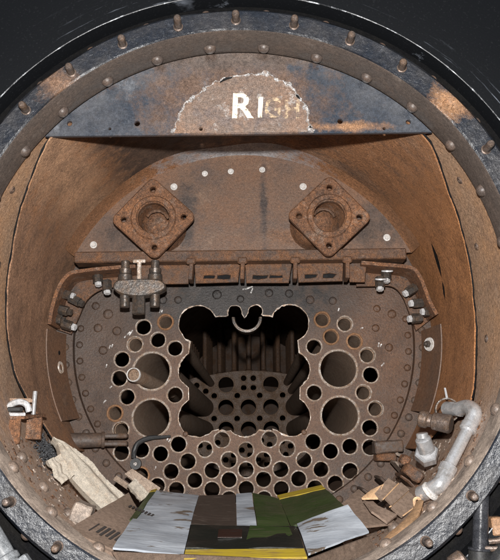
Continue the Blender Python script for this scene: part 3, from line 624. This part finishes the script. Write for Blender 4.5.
bm = bmesh.new(); rod(bm, (-.341, -.258, .181), (-.341, -.258, .243), .0075, 12); rod(bm, (-.362, -.258, .247), (-.32, -.258, .247), .0065, 10, bev=.002); build('tee_screw', bm, 'collar', cl)
# --- wall strips on the liner
def strip(a0, a1, y0f, y1f, lab):
    bm = bmesh.new(); n = 30; A = []
    for i in range(n + 1):
        a = a0 + (a1 - a0) * i / n; t = i / n
        A.append([bm.verts.new(pol(r, a, y)) for r, y in ((.658, y0f(t)), (.6545, y0f(t) + .001), (.622, y1f(t) - .001), (.627, y1f(t)))])
    for p, q in zip(A, A[1:]):
        for k in range(4): bm.faces.new((p[k], p[(k + 1) % 4], q[(k + 1) % 4], q[k]))
    bm.faces.new(A[0]); bm.faces.new(A[-1][::-1]); o = build('wall_strip', bm, 'header', sb); o['label'] = lab; return o
sL = strip(177, 204.5, lambda t: -.19, lambda t: -.045, 'curved rusty wall strip with a round washer')
sR = strip(3, -23, lambda t: -.21, lambda t: -.045, 'curved rusty wall strip with a nut and bright washer')
wr = lathe_mesh('washer', [(.0105, .001), (.0105, .004), (.0175, .004), (.019, .001)], 'collar', 20, closed=True)
wr2 = lathe_mesh('washer', [(.011, .001), (.011, .005), (.022, .005), (.024, .001)], 'white_bolt', 24, closed=True)
inst('washer', wr, sL, pol(.6335, -172.0, -.1), -pol(1, -172, 0) + V((0, -.22, 0)), 0, (1.15, 1.15, 1))
inst('hole', lathe_mesh('hole', [(0, .0008), (.007, .0008), (.008, 0)], 'black', 14), sL, pol(.6335, -176.6, -.1), -pol(1, -176.6, 0) + V((0, -.22, 0)))
nb = -pol(1, -2.2, 0) + V((0, -.6, 0)); pb = pol(.632, -2.2, -.13)
inst('washer', wr2, sR, pb, nb)
inst('nut', mesh_of(lambda b: (rod(b, (0, 0, 0), (0, 0, .014), .0125, 6, bev=.002), rod(b, (0, 0, .014), (0, 0, .022), .007, 10, bev=.001)), 'nut', 'oily'), sR, pb, nb)

# ================================================================== black outer casing
bm = bmesh.new(); revolve(bm, [(.7405, -.93), (.79, -.925), (.793, -.985), (.7945, -.9875), (.86, -.985), (1.0, -.972), (1.25, -.93), (1.25, -.9), (.86, -.9), (.7405, -.9)], n=160,
    jit=lambda a, j: .0025 * noise.noise(V((math.cos(math.radians(a)) * 2.5, math.sin(math.radians(a)) * 2.5, 0))))
cas = tag(build('outer_casing', bm, 'casing', None, (0, -.95, -1.25)), 'scratched matt black casing plate around the smokebox ring', 'casing')
bm = bmesh.new(); sweep(bm, [pol(.7932 + .0025 * noise.noise(V((math.cos(math.radians(a)) * 2.5, math.sin(math.radians(a)) * 2.5, 0))), a, -.9865) for a in range(0, 361, 2)], .0016, 6, .3, cap=False); build('chipped_edge', bm, 'edge', cas)
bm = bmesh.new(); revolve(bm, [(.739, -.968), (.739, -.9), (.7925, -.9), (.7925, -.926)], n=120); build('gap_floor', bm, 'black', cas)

# ================================================================== loose things inside
def thing(name, bm, mat, at, label, cat, group=None, ang=35): return tag(build(name, bm, mat, None, at, ang), label, cat, group)
# pipe left standing in a flue
bm = bmesh.new(); a, b = V((-.378, -.09, -.114)), V((-.31, .55, -.138)); R = frame(a, b); n = 22
pr_ = [(.0215, 0), (.0245, .001), (.0245, (b - a).length), (.0215, (b - a).length)]
rg = [[bm.verts.new(a + R @ V((r * math.cos(6.28318 * k / n), r * math.sin(6.28318 * k / n), h))) for k in range(n)] for r, h in pr_]
for i in range(4):
    for k in range(n): bm.faces.new((rg[i][k], rg[i][(k + 1) % n], rg[(i + 1) % 4][(k + 1) % n], rg[(i + 1) % 4][k]))
lp = thing('loose_pipe', bm, 'tube', a, 'loose brown pipe with a bright end sticking out of a large flue', 'pipe')
bm = bmesh.new(); 
for k in range(n):
    pass
rg = [[bm.verts.new(a + R @ V((r * math.cos(6.28318 * k / n), r * math.sin(6.28318 * k / n), h))) for k in range(n)] for r, h in ((.0208, .004), (.0208, -.002), (.0235, -.003), (.0252, .0), (.0252, .006))]
for i in range(4):
    for k in range(n): bm.faces.new((rg[i][k], rg[i][(k + 1) % n], rg[i + 1][(k + 1) % n], rg[i + 1][k]))
build('pipe_mouth', bm, 'white_bolt', lp)
bm = bmesh.new(); rod(bm, a + R @ V((0, 0, .02)), a + R @ V((0, 0, .024)), .0209, 20); build('rust_plug', bm, 'tube', lp)
# slotted bar
bm = bmesh.new(); rod(bm, (-.6, -.12, -.335), (-.475, -.1, -.333), .026, 20, .024, bev=.003)
sl = thing('slotted_bar', bm, 'rivet', (-.6, -.12, -.36), 'rusty round bar with a forked slotted end beside the tube holes', 'bar')
for dz in (.013, -.013):
    bm = bmesh.new(); box(bm, (-.474, -.118, -.333 + dz - .008), (-.392, -.082, -.333 + dz + .008), .004); build('fork_tine', bm, 'rivet', sl)
bm = bmesh.new(); rod(bm, (-.481, -.101, -.333), (-.47, -.099, -.333), .0275, 20, bev=.002); build('collar', bm, 'rivet', sl)
# black hook tool
bm = bmesh.new(); pts = smooth_path([(-.255, -.024, -.322), (-.285, -.026, -.325), (-.318, -.028, -.326), (-.345, -.032, -.333), (-.368, -.036, -.347), (-.378, -.04, -.37), (-.38, -.04, -.395)], 5)
sweep(bm, pts, [.004 + .005 * min(1, i / 12) for i in range(len(pts))], 10)
hk = thing('hook_spanner', bm, 'rubber', (-.38, -.04, -.42), 'black curved hook hanging beside the lower tubes', 'hook')
bm = bmesh.new(); revolve(bm, [(.007, -.05), (.019, -.05), (.019, -.028), (.007, -.028)], n=18)
for v in bm.verts: v.co += V((-.372, 0, -.414))
build('hook_eye', bm, 'rubber', hk)
bm = bmesh.new(); rod(bm, (-.372, -.055, -.414), (-.372, -.03, -.414), .0072, 10, bev=.001); build('pin', bm, 'oily', hk)
# rag
def ribbon(name, path, halfw, fold, label, cat, seed=0, roll=0):
    """cloth hanging in long soft folds, edges frayed"""
    P = smooth_path(path, 12); bm = bmesh.new(); A = []; nv = 28
    for i, p in enumerate(P):
        d = (P[min(i + 1, len(P) - 1)] - P[max(i - 1, 0)]).normalized(); t = i / (len(P) - 1)
        inw = (V((-p.x, 0, -p.z)).normalized() + V((0, -.9, 0))).normalized(); s = d.cross(inw).normalized(); inw = s.cross(d).normalized()
        hw = halfw(t); row = []
        for k in range(nv + 1):
            u = k / nv * 2 - 1; fray = .003 * noise.noise(V((t * 90, seed, u))) * (abs(u) > .9) + .008 * noise.noise(V((t * 4, seed, 2)))
            ph = u * 4.2 + seed + 1.2 * noise.noise(V((t * 2.2, seed, u * .6)))
            h = fold * (math.sin(ph) * .75 + .3 * math.sin(ph * 2.1 + 1) + .18 * noise.noise(V((t * 9, u * 4, seed))))
            if u > .72: h += fold * (u - .72) * 4.5; u -= (u - .72) * .5       # one edge turned over
            row.append(bm.verts.new(p + s * (u * hw + fray) + inw * (h + fold)))
        A.append(row)
    for a, b in zip(A, A[1:]):
        for k in range(nv): bm.faces.new((a[k], a[k + 1], b[k + 1], b[k]))
    bmesh.ops.solidify(bm, geom=bm.faces[:], thickness=.004)
    return thing(name, bm, 'rag', path[-1], label, cat, ang=70)
ribbon('rag', [(-.548, -.53, -.338), (-.527, -.53, -.352), (-.505, -.54, -.372), (-.475, -.55, -.41), (-.44, -.55, -.455), (-.395, -.55, -.50), (-.355, -.55, -.535)], lambda t: .008 + .05 * min(1, max(0, t - .05) * 1.9), .0125, 'long dirty cream rag draped down the smokebox side', 'rag', 2)
ribbon('rag_scrap', [(-.527, -.62, -.385), (-.515, -.62, -.405), (-.50, -.62, -.43), (-.485, -.62, -.447)], lambda t: .028, .009, 'small crumpled cream rag scrap beside the grit', 'rag', 7)
ribbon('rag_tuft', [(-.345, -.42, -.468), (-.325, -.42, -.49), (-.305, -.42, -.515)], lambda t: .026, .012, 'small pale rag tuft behind the printed cardboard box', 'rag', 5)
# wooden slats
bm = bmesh.new(); slab(bm, [(-.40, -.33, -.452), (-.285, -.33, -.53), (-.28, -.318, -.522), (-.395, -.318, -.444)], .008); thing('wooden_slat', bm, 'wood', (-.34, -.33, -.5), 'thin pale-edged wooden slat leaning beside the grey panel', 'slat')
bm = bmesh.new(); slab(bm, [(-.376, -.27, -.44), (-.28, -.27, -.515), (-.265, -.255, -.485), (-.355, -.255, -.425)], .008); thing('wooden_slat', bm, 'wood', (-.32, -.27, -.48), 'broader grey wooden slat lying behind the thin one', 'slat')

# carton: folded printed panels
ct = tag(empty('flattened_carton', (0, -.7, -.62)), 'flattened printed carton of silver, green and black panels on smokebox floor', 'carton')
def pan(nm, quad, mat, wob=.007, th=.005, lift=0):
    bm = bmesh.new(); q = [V(p) + V((0, 0, lift)) for p in quad]; slab(bm, q, th, sub=10, wob=wob); o = build(nm, bm, mat, ct, ang=50); return o
FL, FM1, FM2, FM3, FR0, FR = (-.283, -.72, -.544), (-.134, -.72, -.556), (-.014, -.72, -.558), (.038, -.72, -.558), (.14, -.72, -.557), (.278, -.74, -.512)
p = pan('silver_panel', [(-.298, -.955, -.586), (-.1345, -.955, -.608), (-.1345, -.722, -.556), (-.285, -.722, -.544)], 'silver', lift=.004); p['label'] = 'scuffed silver front panel beside the rag'
p = pan('silver_panel', [(-.276, -.715, -.541), (-.1345, -.715, -.553), (-.1325, -.42, -.499), (-.258, -.42, -.483)], 'silver'); p['label'] = 'streaked silver back panel'
p = pan('green_edge', [(-.295, -.715, -.543), (-.2775, -.715, -.541), (-.2595, -.44, -.486), (-.276, -.44, -.489)], 'greenp', 0)
p = pan('yellow_edge', [(-.276, -.437, -.4885), (-.2595, -.437, -.4855), (-.2575, -.41, -.480), (-.274, -.41, -.484)], 'yellowp', 0)
pan('brown_panel', [FM1, (-.0165, -.72, -.558), (-.0245, -.42, -.5), (-.131, -.42, -.499)], 'brownp')
pan('silver_strip', [(-.0145, -.72, -.558), (.037, -.72, -.558), (.024, -.42, -.5), (-.0225, -.42, -.5)], 'silver')
pan('mottled_panel', [(.039, -.72, -.558), (.123, -.72, -.558), (.104, -.42, -.511), (.026, -.42, -.5)], 'greenp')
pan('green_panel', [(.125, -.722, -.558), (.272, -.735, -.516), (.24, -.45, -.483), (.106, -.43, -.513)], 'greenp')
pan('yellow_edge', [(.106, -.427, -.512), (.24, -.447, -.482), (.232, -.405, -.474), (.1, -.385, -.504)], 'yellowp', 0)
p = pan('silver_panel', [(.155, -.955, -.606), (.312, -.84, -.567), (.274, -.735, -.511), (.141, -.725, -.555)], 'silver', lift=.004); p['label'] = 'scuffed silver front panel beside the torn box'
p = pan('black_panel', [(-.133, -.905, -.594), (.148, -.905, -.5945), (.139, -.725, -.5565), (-.133, -.725, -.5565)], 'blackp'); p['label'] = 'glossy black centre panel'
pan('yellow_edge', [(-.133, -.957, -.6085), (.152, -.957, -.6085), (.148, -.907, -.5955), (-.133, -.907, -.5955)], 'yellowp', 0)
pan('red_patch', [(-.06, -.83, -.5745), (.0, -.83, -.5745), (.0, -.77, -.5615), (-.06, -.77, -.5615)], 'redp', 0, .0015)
pan('green_patch', [(.01, -.86, -.582), (.13, -.86, -.582), (.12, -.755, -.559), (.02, -.74, -.5555)], 'greenp', 0, .0015)
p = pan('front_flap', [(-.30, -.957, -.59), (.155, -.957, -.6125), (.15, -.95, -.66), (-.27, -.95, -.635)], 'card_dark', .003); p['label'] = 'brown cardboard edge hanging in front of the panels'
p = pan('front_flap', [(.157, -.955, -.6105), (.316, -.84, -.572), (.32, -.85, -.62), (.15, -.95, -.66)], 'card_dark', .003)
bm = bmesh.new(); slab(bm, [(-.27, -.94, -.645), (.27, -.94, -.645), (.22, -.45, -.53), (-.22, -.45, -.53)], .02, sub=6); build('inner_tray', bm, 'card_dark', ct)
# packing carton under it: carries the panels down to the floor
# printed cardboard box on the left
cb = tag(empty('cardboard_box', (-.36, -.8, -.6)), 'dull brown cardboard box with black print lying against the rag', 'box')
bm = bmesh.new(); slab(bm, [(-.418, -.9, -.548), (-.3, -.93, -.592), (-.282, -.62, -.532), (-.322, -.55, -.482)], .006, sub=8, wob=.003); build('box_top', bm, 'card', cb)
bm = bmesh.new(); slab(bm, [(-.418, -.903, -.551), (-.3, -.934, -.595), (-.295, -.92, -.64), (-.385, -.9, -.6)], .006, sub=6, wob=.003); build('box_front', bm, 'card', cb)
o, ex, ey = V((-.418, -.9, -.548)), V((.118, -.03, -.044)), V((.096, .35, .066)); nn = ex.cross(ey).normalized()
def onbox(u, v): return o + ex * u + ey * v + nn * .0055
for u0, u1, v0, v1 in [(.3, .33, .1, .26)] + [(.3 + .1 * k + .03, .3 + .1 * k + .085, .12 if k % 2 else .1, .26) for k in range(1, 6)] + [(.34 + k * .075, .385 + k * .075, .72, .77) for k in range(8)]:
    bm = bmesh.new(); bm.faces.new([bm.verts.new(onbox(u, v)) for u, v in ((u0, v0), (u1, v0), (u1, v1), (u0, v1))])
    build('printed_mark', bm, 'ink', cb)
# torn cardboard on the right
tc = tag(empty('torn_cardboard_box', (.4, -.75, -.58)), 'torn open brown cardboard box with creased flaps below the galvanised pipe', 'box')
sp = [((.372, -.58, -.444), (.402, -.66, -.488)), ((.402, -.58, -.468), (.425, -.66, -.505)), ((.430, -.6, -.488), (.448, -.68, -.52)), ((.468, -.62, -.505), (.47, -.7, -.527))]
base = [((.355, -.6, -.448), (.302, -.62, -.488)), ]
L = [(.398, -.62, -.447), (.424, -.63, -.464), (.448, -.64, -.483), (.480, -.66, -.510)]
Fq = [(.352, -.66, -.487), (.372, -.68, -.503), (.39, -.7, -.519), (.418, -.72, -.541)]
for k in range(3):
    bm = bmesh.new(); d = V((.006, .0, .006)) * (k % 2)
    slab(bm, [V(L[k]) + d, V(L[k + 1]) - V((.003, 0, 0)) + d, V(Fq[k + 1]) - V((.003, 0, 0)) + d, V(Fq[k]) + d], .007, sub=5, wob=.002); build('creased_flap', bm, 'card', tc)
    bm = bmesh.new(); slab(bm, [V(L[k + 1]) - V((.004, 0, -.003)), V(L[k + 1]) + V((.002, 0, .006)), V(Fq[k + 1]) + V((.002, 0, .006)), V(Fq[k + 1]) - V((.004, 0, -.003))], .003); build('torn_crease', bm, 'card_light', tc)
bm = bmesh.new(); slab(bm, [(.350, -.64, -.478), (.384, -.64, -.464), (.365, -.67, -.497), (.318, -.68, -.497)], .006, sub=4, wob=.003); build('torn_corner', bm, 'card_light', tc)
bm = bmesh.new(); slab(bm, [(.318, -.7, -.502), (.40, -.73, -.536), (.37, -.76, -.552), (.33, -.76, -.525)], .006, sub=4, wob=.004); build('inner_flap', bm, 'card', tc)
bm = bmesh.new()
Pa = smooth_path([(.44, -.8, -.493), (.42, -.83, -.517), (.39, -.86, -.54), (.36, -.875, -.56), (.33, -.885, -.585)], 5); Pb = smooth_path([(.446, -.81, -.515), (.43, -.85, -.542), (.40, -.88, -.572), (.365, -.9, -.6), (.325, -.91, -.625)], 5)
A = [[bm.verts.new(a.lerp(b, t) + V((.012, -.012, .012)) * math.sin(t * 3.14)) for t in (0, .25, .5, .75, 1)] for a, b in zip(Pa, Pb)]
for a, b in zip(A, A[1:]):
    for k in range(4): bm.faces.new((a[k], a[k + 1], b[k + 1], b[k]))
bmesh.ops.solidify(bm, geom=bm.faces[:], thickness=.006); build('curled_flap', bm, 'card_light', tc, ang=60)
bm = bmesh.new(); sweep(bm, smooth_path([(.438, -.79, -.512), (.436, -.79, -.492), (.446, -.79, -.488), (.453, -.79, -.5), (.452, -.79, -.522)], 5), .0042, 6); build('curled_rim', bm, 'card_light', tc)
bm = bmesh.new(); slab(bm, [(.262, -.66, -.515), (.325, -.55, -.479), (.40, -.72, -.557), (.312, -.78, -.558)], .006, sub=8, wob=.003); thing('cardboard_sheet', bm, 'card', (.32, -.7, -.56), 'flat dull brown cardboard sheet between green panel and torn box', 'cardboard')
# rusty scale pieces
def lump(name, lo, hi, rot, mat, label, cat, group=None):
    bm = bmesh.new(); box(bm, lo, hi, .004, rot)
    bmesh.ops.subdivide_edges(bm, edges=bm.edges[:], cuts=2, use_grid_fill=True)
    for v in bm.verts: v.co += V((noise.noise(v.co * 40), noise.noise(v.co * 40 + V((5, 0, 0))), noise.noise(v.co * 40 + V((0, 7, 0))))) * .004
    return thing(name, bm, mat, (V(lo) + V(hi)) / 2 - V((0, 0, (hi[2] - lo[2]) / 2)), label, cat, group)
RY = lambda d: Matrix.Rotation(math.radians(d), 3, 'Y')
lump('iron_block', (.435, -.12, -.385), (.53, -.04, -.345), RY(-4), 'rivet', 'flat rusty iron block beside the right-hand tubes', 'block')
lump('iron_block', (.44, -.10, -.412), (.51, -.05, -.387), RY(-2), 'cast_dark', 'small dark iron piece under the flat block', 'block')
lump('iron_block', (.452, -.57, -.45), (.505, -.5, -.418), RY(36), 'cast_dark', 'dark rusty block below the silver pipe nut', 'block')
lump('iron_block', (.452, -.53, -.412), (.478, -.49, -.386), RY(30), 'cast', 'small orange rusty block above the dark one', 'block')
lump('rust_flake', (.40, -.34, -.503), (.53, -.2, -.494), RY(44), 'rivet', 'long flake of rust scale leaning on the lower right shell', 'rust scale')
lump('rust_flake', (.45, -.26, -.47), (.60, -.14, -.462), RY(52), 'lip', 'narrow brown scale strip lying behind the silver pipe nut', 'rust scale')
lump('rust_flake', (.36, -.26, -.535), (.48, -.1, -.525), RY(38), 'rivet', 'broad rust flake behind the creased cardboard flaps', 'rust scale')
lump('rust_flake', (.45, -.45, -.48), (.54, -.33, -.468), RY(46), 'cast_dark', 'thick dark rust flake under the orange block', 'rust scale')
lump('rust_flake', (.50, -.13, -.405), (.57, -.05, -.396), RY(24), 'lip', 'thin rust flake at the end of the flat iron block', 'rust scale')
lump('iron_nut', (-.435, -.78, -.545), (-.385, -.72, -.495), RY(20), 'lip', 'worn dusty square nut between rag and cardboard box', 'nut')
# left clamp on a ledge
lc = tag(empty('ledge_bracket', (-.6, -.6, -.32)), 'small rusty ledge bracket bolted to the left wall', 'bracket')
bm = bmesh.new(); slab(bm, [(-.655, -.66, -.272), (-.595, -.66, -.272), (-.565, -.53, -.262), (-.62, -.53, -.262)], .008, sub=4, wob=.002); build('ledge', bm, 'cast', lc)
bm = bmesh.new(); slab(bm, [(-.604, -.59, -.275), (-.562, -.59, -.272), (-.562, -.6, -.332), (-.604, -.6, -.33)], .012); build('block', bm, 'cast', lc)
bm = bmesh.new(); slab(bm, [(-.622, -.70, -.28), (-.592, -.70, -.279), (-.588, -.72, -.34), (-.625, -.72, -.362)], .008, sub=3, wob=.003); build('bent_tab', bm, 'cast', lc)
bm = bmesh.new(); rod(bm, (-.595, -.565, -.268), (-.594, -.555, -.195), .0065, 12, bev=.001); build('upright_pin', bm, 'galv', lc)
bm = bmesh.new(); slab(bm, [(-.655, -.60, -.218), (-.61, -.55, -.216), (-.60, -.54, -.226), (-.65, -.6, -.232)], .008); build('upper_ledge', bm, 'shell', lc)
cpm = tag(empty('hose_clip', (-.615, -.62, -.265)), 'bright steel clip with a black band on the small ledge', 'clip')
bm = bmesh.new(); P = smooth_path([(-.648, -.64, -.258), (-.64, -.64, -.238), (-.618, -.63, -.228), (-.6, -.62, -.236), (-.592, -.62, -.256)], 5); sweep(bm, P, .009, 8); build('band', bm, 'bright', cpm)
bm = bmesh.new(); box(bm, (-.645, -.655, -.256), (-.606, -.63, -.243), .003); build('black_grip', bm, 'rubber', cpm)
bm = bmesh.new(); rod(bm, (-.648, -.65, -.264), (-.6, -.63, -.264), .006, 10, bev=.001); build('screw', bm, 'bright', cpm)
# grit heap
gr = []
bm = bmesh.new()
for k in range(900):
    a = random.gauss(-146.5, 2.6); y = random.gauss(-.49, .05)
    r = random.uniform(.002, .0055); p = pol(.688 - random.random() * .022, a, y)
    q = [bm.verts.new(p + V((random.uniform(-1, 1), random.uniform(-1, 1), random.uniform(-1, 1))).normalized() * r * 1.2) for _ in range(4)]
    for t in ((0, 1, 2), (0, 1, 3), (0, 2, 3), (1, 2, 3)): bm.faces.new([q[i] for i in t])
tag(build('grit', bm, 'soot', None, (-.58, -.49, -.4)), 'black and grey grit heaped on the ledge beside the rag', 'grit', kind='stuff')
def chips(count, size, mat, label):
    bm = bmesh.new()
    for k in range(count):
        a = random.choice((random.uniform(-152, -112), random.uniform(-68, -20))); y = random.uniform(-.89, -.05); p = pol(.6895, a, y)
        t = pol(1, a + 90, 0); n_ = -pol(1, a, 0); s = random.uniform(.25, 1) ** 2 * size
        sp_ = random.random() * 6.28; u = (t * math.cos(sp_) + V((0, 1, 0)) * math.sin(sp_)); v_ = u.cross(n_); kk = random.choice((4, 5, 6))
        lo = [bm.verts.new(p + u * (s * math.cos(6.283 * i / kk) * random.uniform(.5, 1.2)) + v_ * (s * math.sin(6.283 * i / kk) * random.uniform(.4, 1))) for i in range(kk)]
        tl = V((random.uniform(-.3, .3), random.uniform(-.3, .3), random.uniform(-.3, .3)))
        hi = [bm.verts.new(x.co + n_ * random.uniform(.001, .003) + n_ * abs((x.co - p).dot(tl))) for x in lo]
        bm.faces.new(hi)
        for i in range(kk): bm.faces.new((lo[i], lo[(i + 1) % kk], hi[(i + 1) % kk], hi[i]))
    tag(build('rust_scale_chips', bm, mat, None, (0, -.5, -.69)), label, 'rust scale', kind='stuff')
chips(500, .011, 'lip', 'dusty brown chips of rust scale scattered over the smokebox bottom')
chips(900, .008, 'cast_dark', 'fine dark rust crumbs scattered over the smokebox bottom')

# ================================================================== pipework at the lower right
gp = tag(empty('galvanised_pipe', (.468, -.836, -.5)), 'bright galvanised pipe with two elbows along the lower right wall', 'pipe')
bm = bmesh.new(); sweep(bm, [(.494, -.8, -.427), (.58, -.745, -.30)], .0158, 20); build('straight_pipe', bm, 'galv', gp)
bm = bmesh.new(); sweep(bm, smooth_path([(.497, -.797, -.422), (.485, -.806, -.442), (.472, -.808, -.456), (.454, -.79, -.468), (.44, -.76, -.478)], 6), [.0205] * 25, 20); build('lower_elbow', bm, 'galv', gp)
bm = bmesh.new(); a, b = V((.494, -.799, -.427)), V((.508, -.791, -.407)); rod(bm, a, b, .0225, 20, bev=.003); build('elbow_bead', bm, 'galv', gp)
bm = bmesh.new(); a, b = V((.458, -.80, -.467)), V((.452, -.795, -.473)); rod(bm, a, b, .0262, 22, bev=.002); build('elbow_rim', bm, 'white_bolt', gp)
bm = bmesh.new(); sweep(bm, smooth_path([(.572, -.75, -.312), (.586, -.742, -.29), (.592, -.735, -.272), (.585, -.70, -.258), (.57, -.66, -.262)], 6), [.0205] * 25, 20); build('upper_elbow', bm, 'galv', gp)
bm = bmesh.new(); rod(bm, (.566, -.755, -.32), (.577, -.748, -.303), .0225, 20, bev=.003); build('elbow_bead', bm, 'galv', gp)
bm = bmesh.new(); sweep(bm, [(.574, -.67, -.262), (.552, -.60, -.258)], .02, 18); build('short_nipple', bm, 'galv', gp)
bm = bmesh.new(); revolve(bm, [(.03, -.612), (.034, -.612), (.034, -.6), (.03, -.6)], 40, 330, 24)
for v in bm.verts: v.co += V((.55, 0, -.262))
bc = build('bracket_clip', bm, 'oily', gp)
bm = bmesh.new(); slab(bm, [(.55, -.6, -.232), (.556, -.6, -.23), (.552, -.595, -.20), (.547, -.595, -.2)], .004); build('clip_tail', bm, 'galv', gp)
for o_ in [gp]: o_.location += V((.02, -.01, .0))
sp_ = tag(empty('rusty_union_pipe', (.5, -.7, -.31)), 'short dull brown pipe union crossing behind the galvanised pipe', 'pipe')
bm = bmesh.new(); rod(bm, (.487, -.64, -.284), (.51, -.65, -.29), .024, 20, bev=.004); build('union_nut', bm, 'stud', sp_)
bm = bmesh.new(); rod(bm, (.508, -.65, -.29), (.522, -.655, -.293), .018, 20); build('union_neck', bm, 'stud', sp_)
bm = bmesh.new(); rod(bm, (.52, -.655, -.292), (.565, -.68, -.303), .024, 20, .026, bev=.004); build('union_body', bm, 'stud', sp_)
nf = tag(empty('hexagon_fitting', (.51, -.6, -.4)), 'white metal hexagon fitting on a stub below the brown union', 'fitting')
bm = bmesh.new(); rod(bm, (.516, -.58, -.39), (.508, -.61, -.374), .034, 6, bev=.004, spin=.3); build('hexagon_nut', bm, 'galv', nf)
bm = bmesh.new(); rod(bm, (.51, -.612, -.374), (.496, -.63, -.338), .0235, 20, .022, bev=.003); build('barrel', bm, 'galv', nf)
bm = bmesh.new(); rod(bm, (.496, -.63, -.339), (.494, -.632, -.324), .0165, 20, .0165, bev=.002); build('stub', bm, 'galv', nf)
# ================================================================== outside, below the ring
hr = tag(empty('grey_rail', (-.56, -1.05, -.7)), 'grey painted pipe rail below the ring at the rag side', 'rail')
bm = bmesh.new(); sweep(bm, smooth_path([(-.66, -1.0, -.38), (-.6, -1.03, -.47), (-.555, -1.05, -.535), (-.51, -1.06, -.602), (-.485, -1.07, -.66)], 5), .024, 20); build('rail_pipe', bm, 'grey_rail', hr)
bm = bmesh.new(); rod(bm, (-.52, -1.058, -.588), (-.51, -1.06, -.602), .031, 20, bev=.003); build('rail_collar', bm, 'grey_rail', hr)
bm = bmesh.new(); rod(bm, (-.487, -1.066, -.59), (-.468, -1.066, -.615), .022, 6, bev=.003); build('union_nut', bm, 'grey_rail', hr)
vp = tag(empty('black_hose_pipe', (.543, -1.0, -.78)), 'glossy black upright pipe with rubber sleeve below the ring', 'pipe')
bm = bmesh.new(); rod(bm, (.553, -1.0, -.46), (.541, -1.0, -.592), .018, 20); build('upright_pipe', bm, 'black_gloss', vp)
bm = bmesh.new(); rod(bm, (.5405, -1.0, -.588), (.535, -1.0, -.72), .025, 20, bev=.003); build('rubber_sleeve', bm, 'rubber', vp)
bm = bmesh.new(); rod(bm, (.5415, -1.0, -.584), (.541, -1.0, -.59), .027, 20, bev=.001); build('hose_clip', bm, 'black_gloss', vp)
tbm = bmesh.new(); box(tbm, (.575, -.99, -.556), (.75, -.985 + .03, -.515), .003, RY(-3)); thing('buffer_timber', tbm, 'copper', (.6, -.97, -.556), 'reddish brown timber strip behind the thin hoses', 'timber')
for k, pts in enumerate([[(.56, -1.01, -.57), (.585, -1.015, -.566), (.605, -1.012, -.548), (.618, -1.0, -.53)], [(.55, -1.012, -.585), (.585, -1.018, -.583), (.612, -1.016, -.566), (.63, -1.0, -.535)]]):
    bm = bmesh.new(); sweep(bm, smooth_path(pts, 6), .0065, 10); thing('thin_hose', bm, 'stud', pts[0], ['upper thin brown hose curving from timber to black pipe', 'lower thin brown hose curving from timber to black pipe'][k], 'hose', 'thin hoses by the black pipe')
bm = bmesh.new(); sweep(bm, smooth_path([(.56, -1.0, -.67), (.6, -1.01, -.6), (.66, -1.0, -.57), (.72, -.99, -.6)], 8), .034, 18); thing('brake_hose', bm, 'rubber', (.6, -1, -.67), 'thick black rubber hose arching beside the upright pipe', 'hose')
lmp = bmesh.new(); rod(lmp, (.475, -1.0, -.625), (.505, -1.0, -.605), .022, 18, bev=.004); thing('pipe_cap', lmp, 'stud', (.49, -1, -.64), 'dull brown round pipe cap behind the black pipe', 'cap')

for o in C.objects:
    if o.parent is None and o.type in ('MESH', 'EMPTY'): o.location.z += ZA
S.render.engine = 'CYCLES'
S.cycles.max_bounces = 8
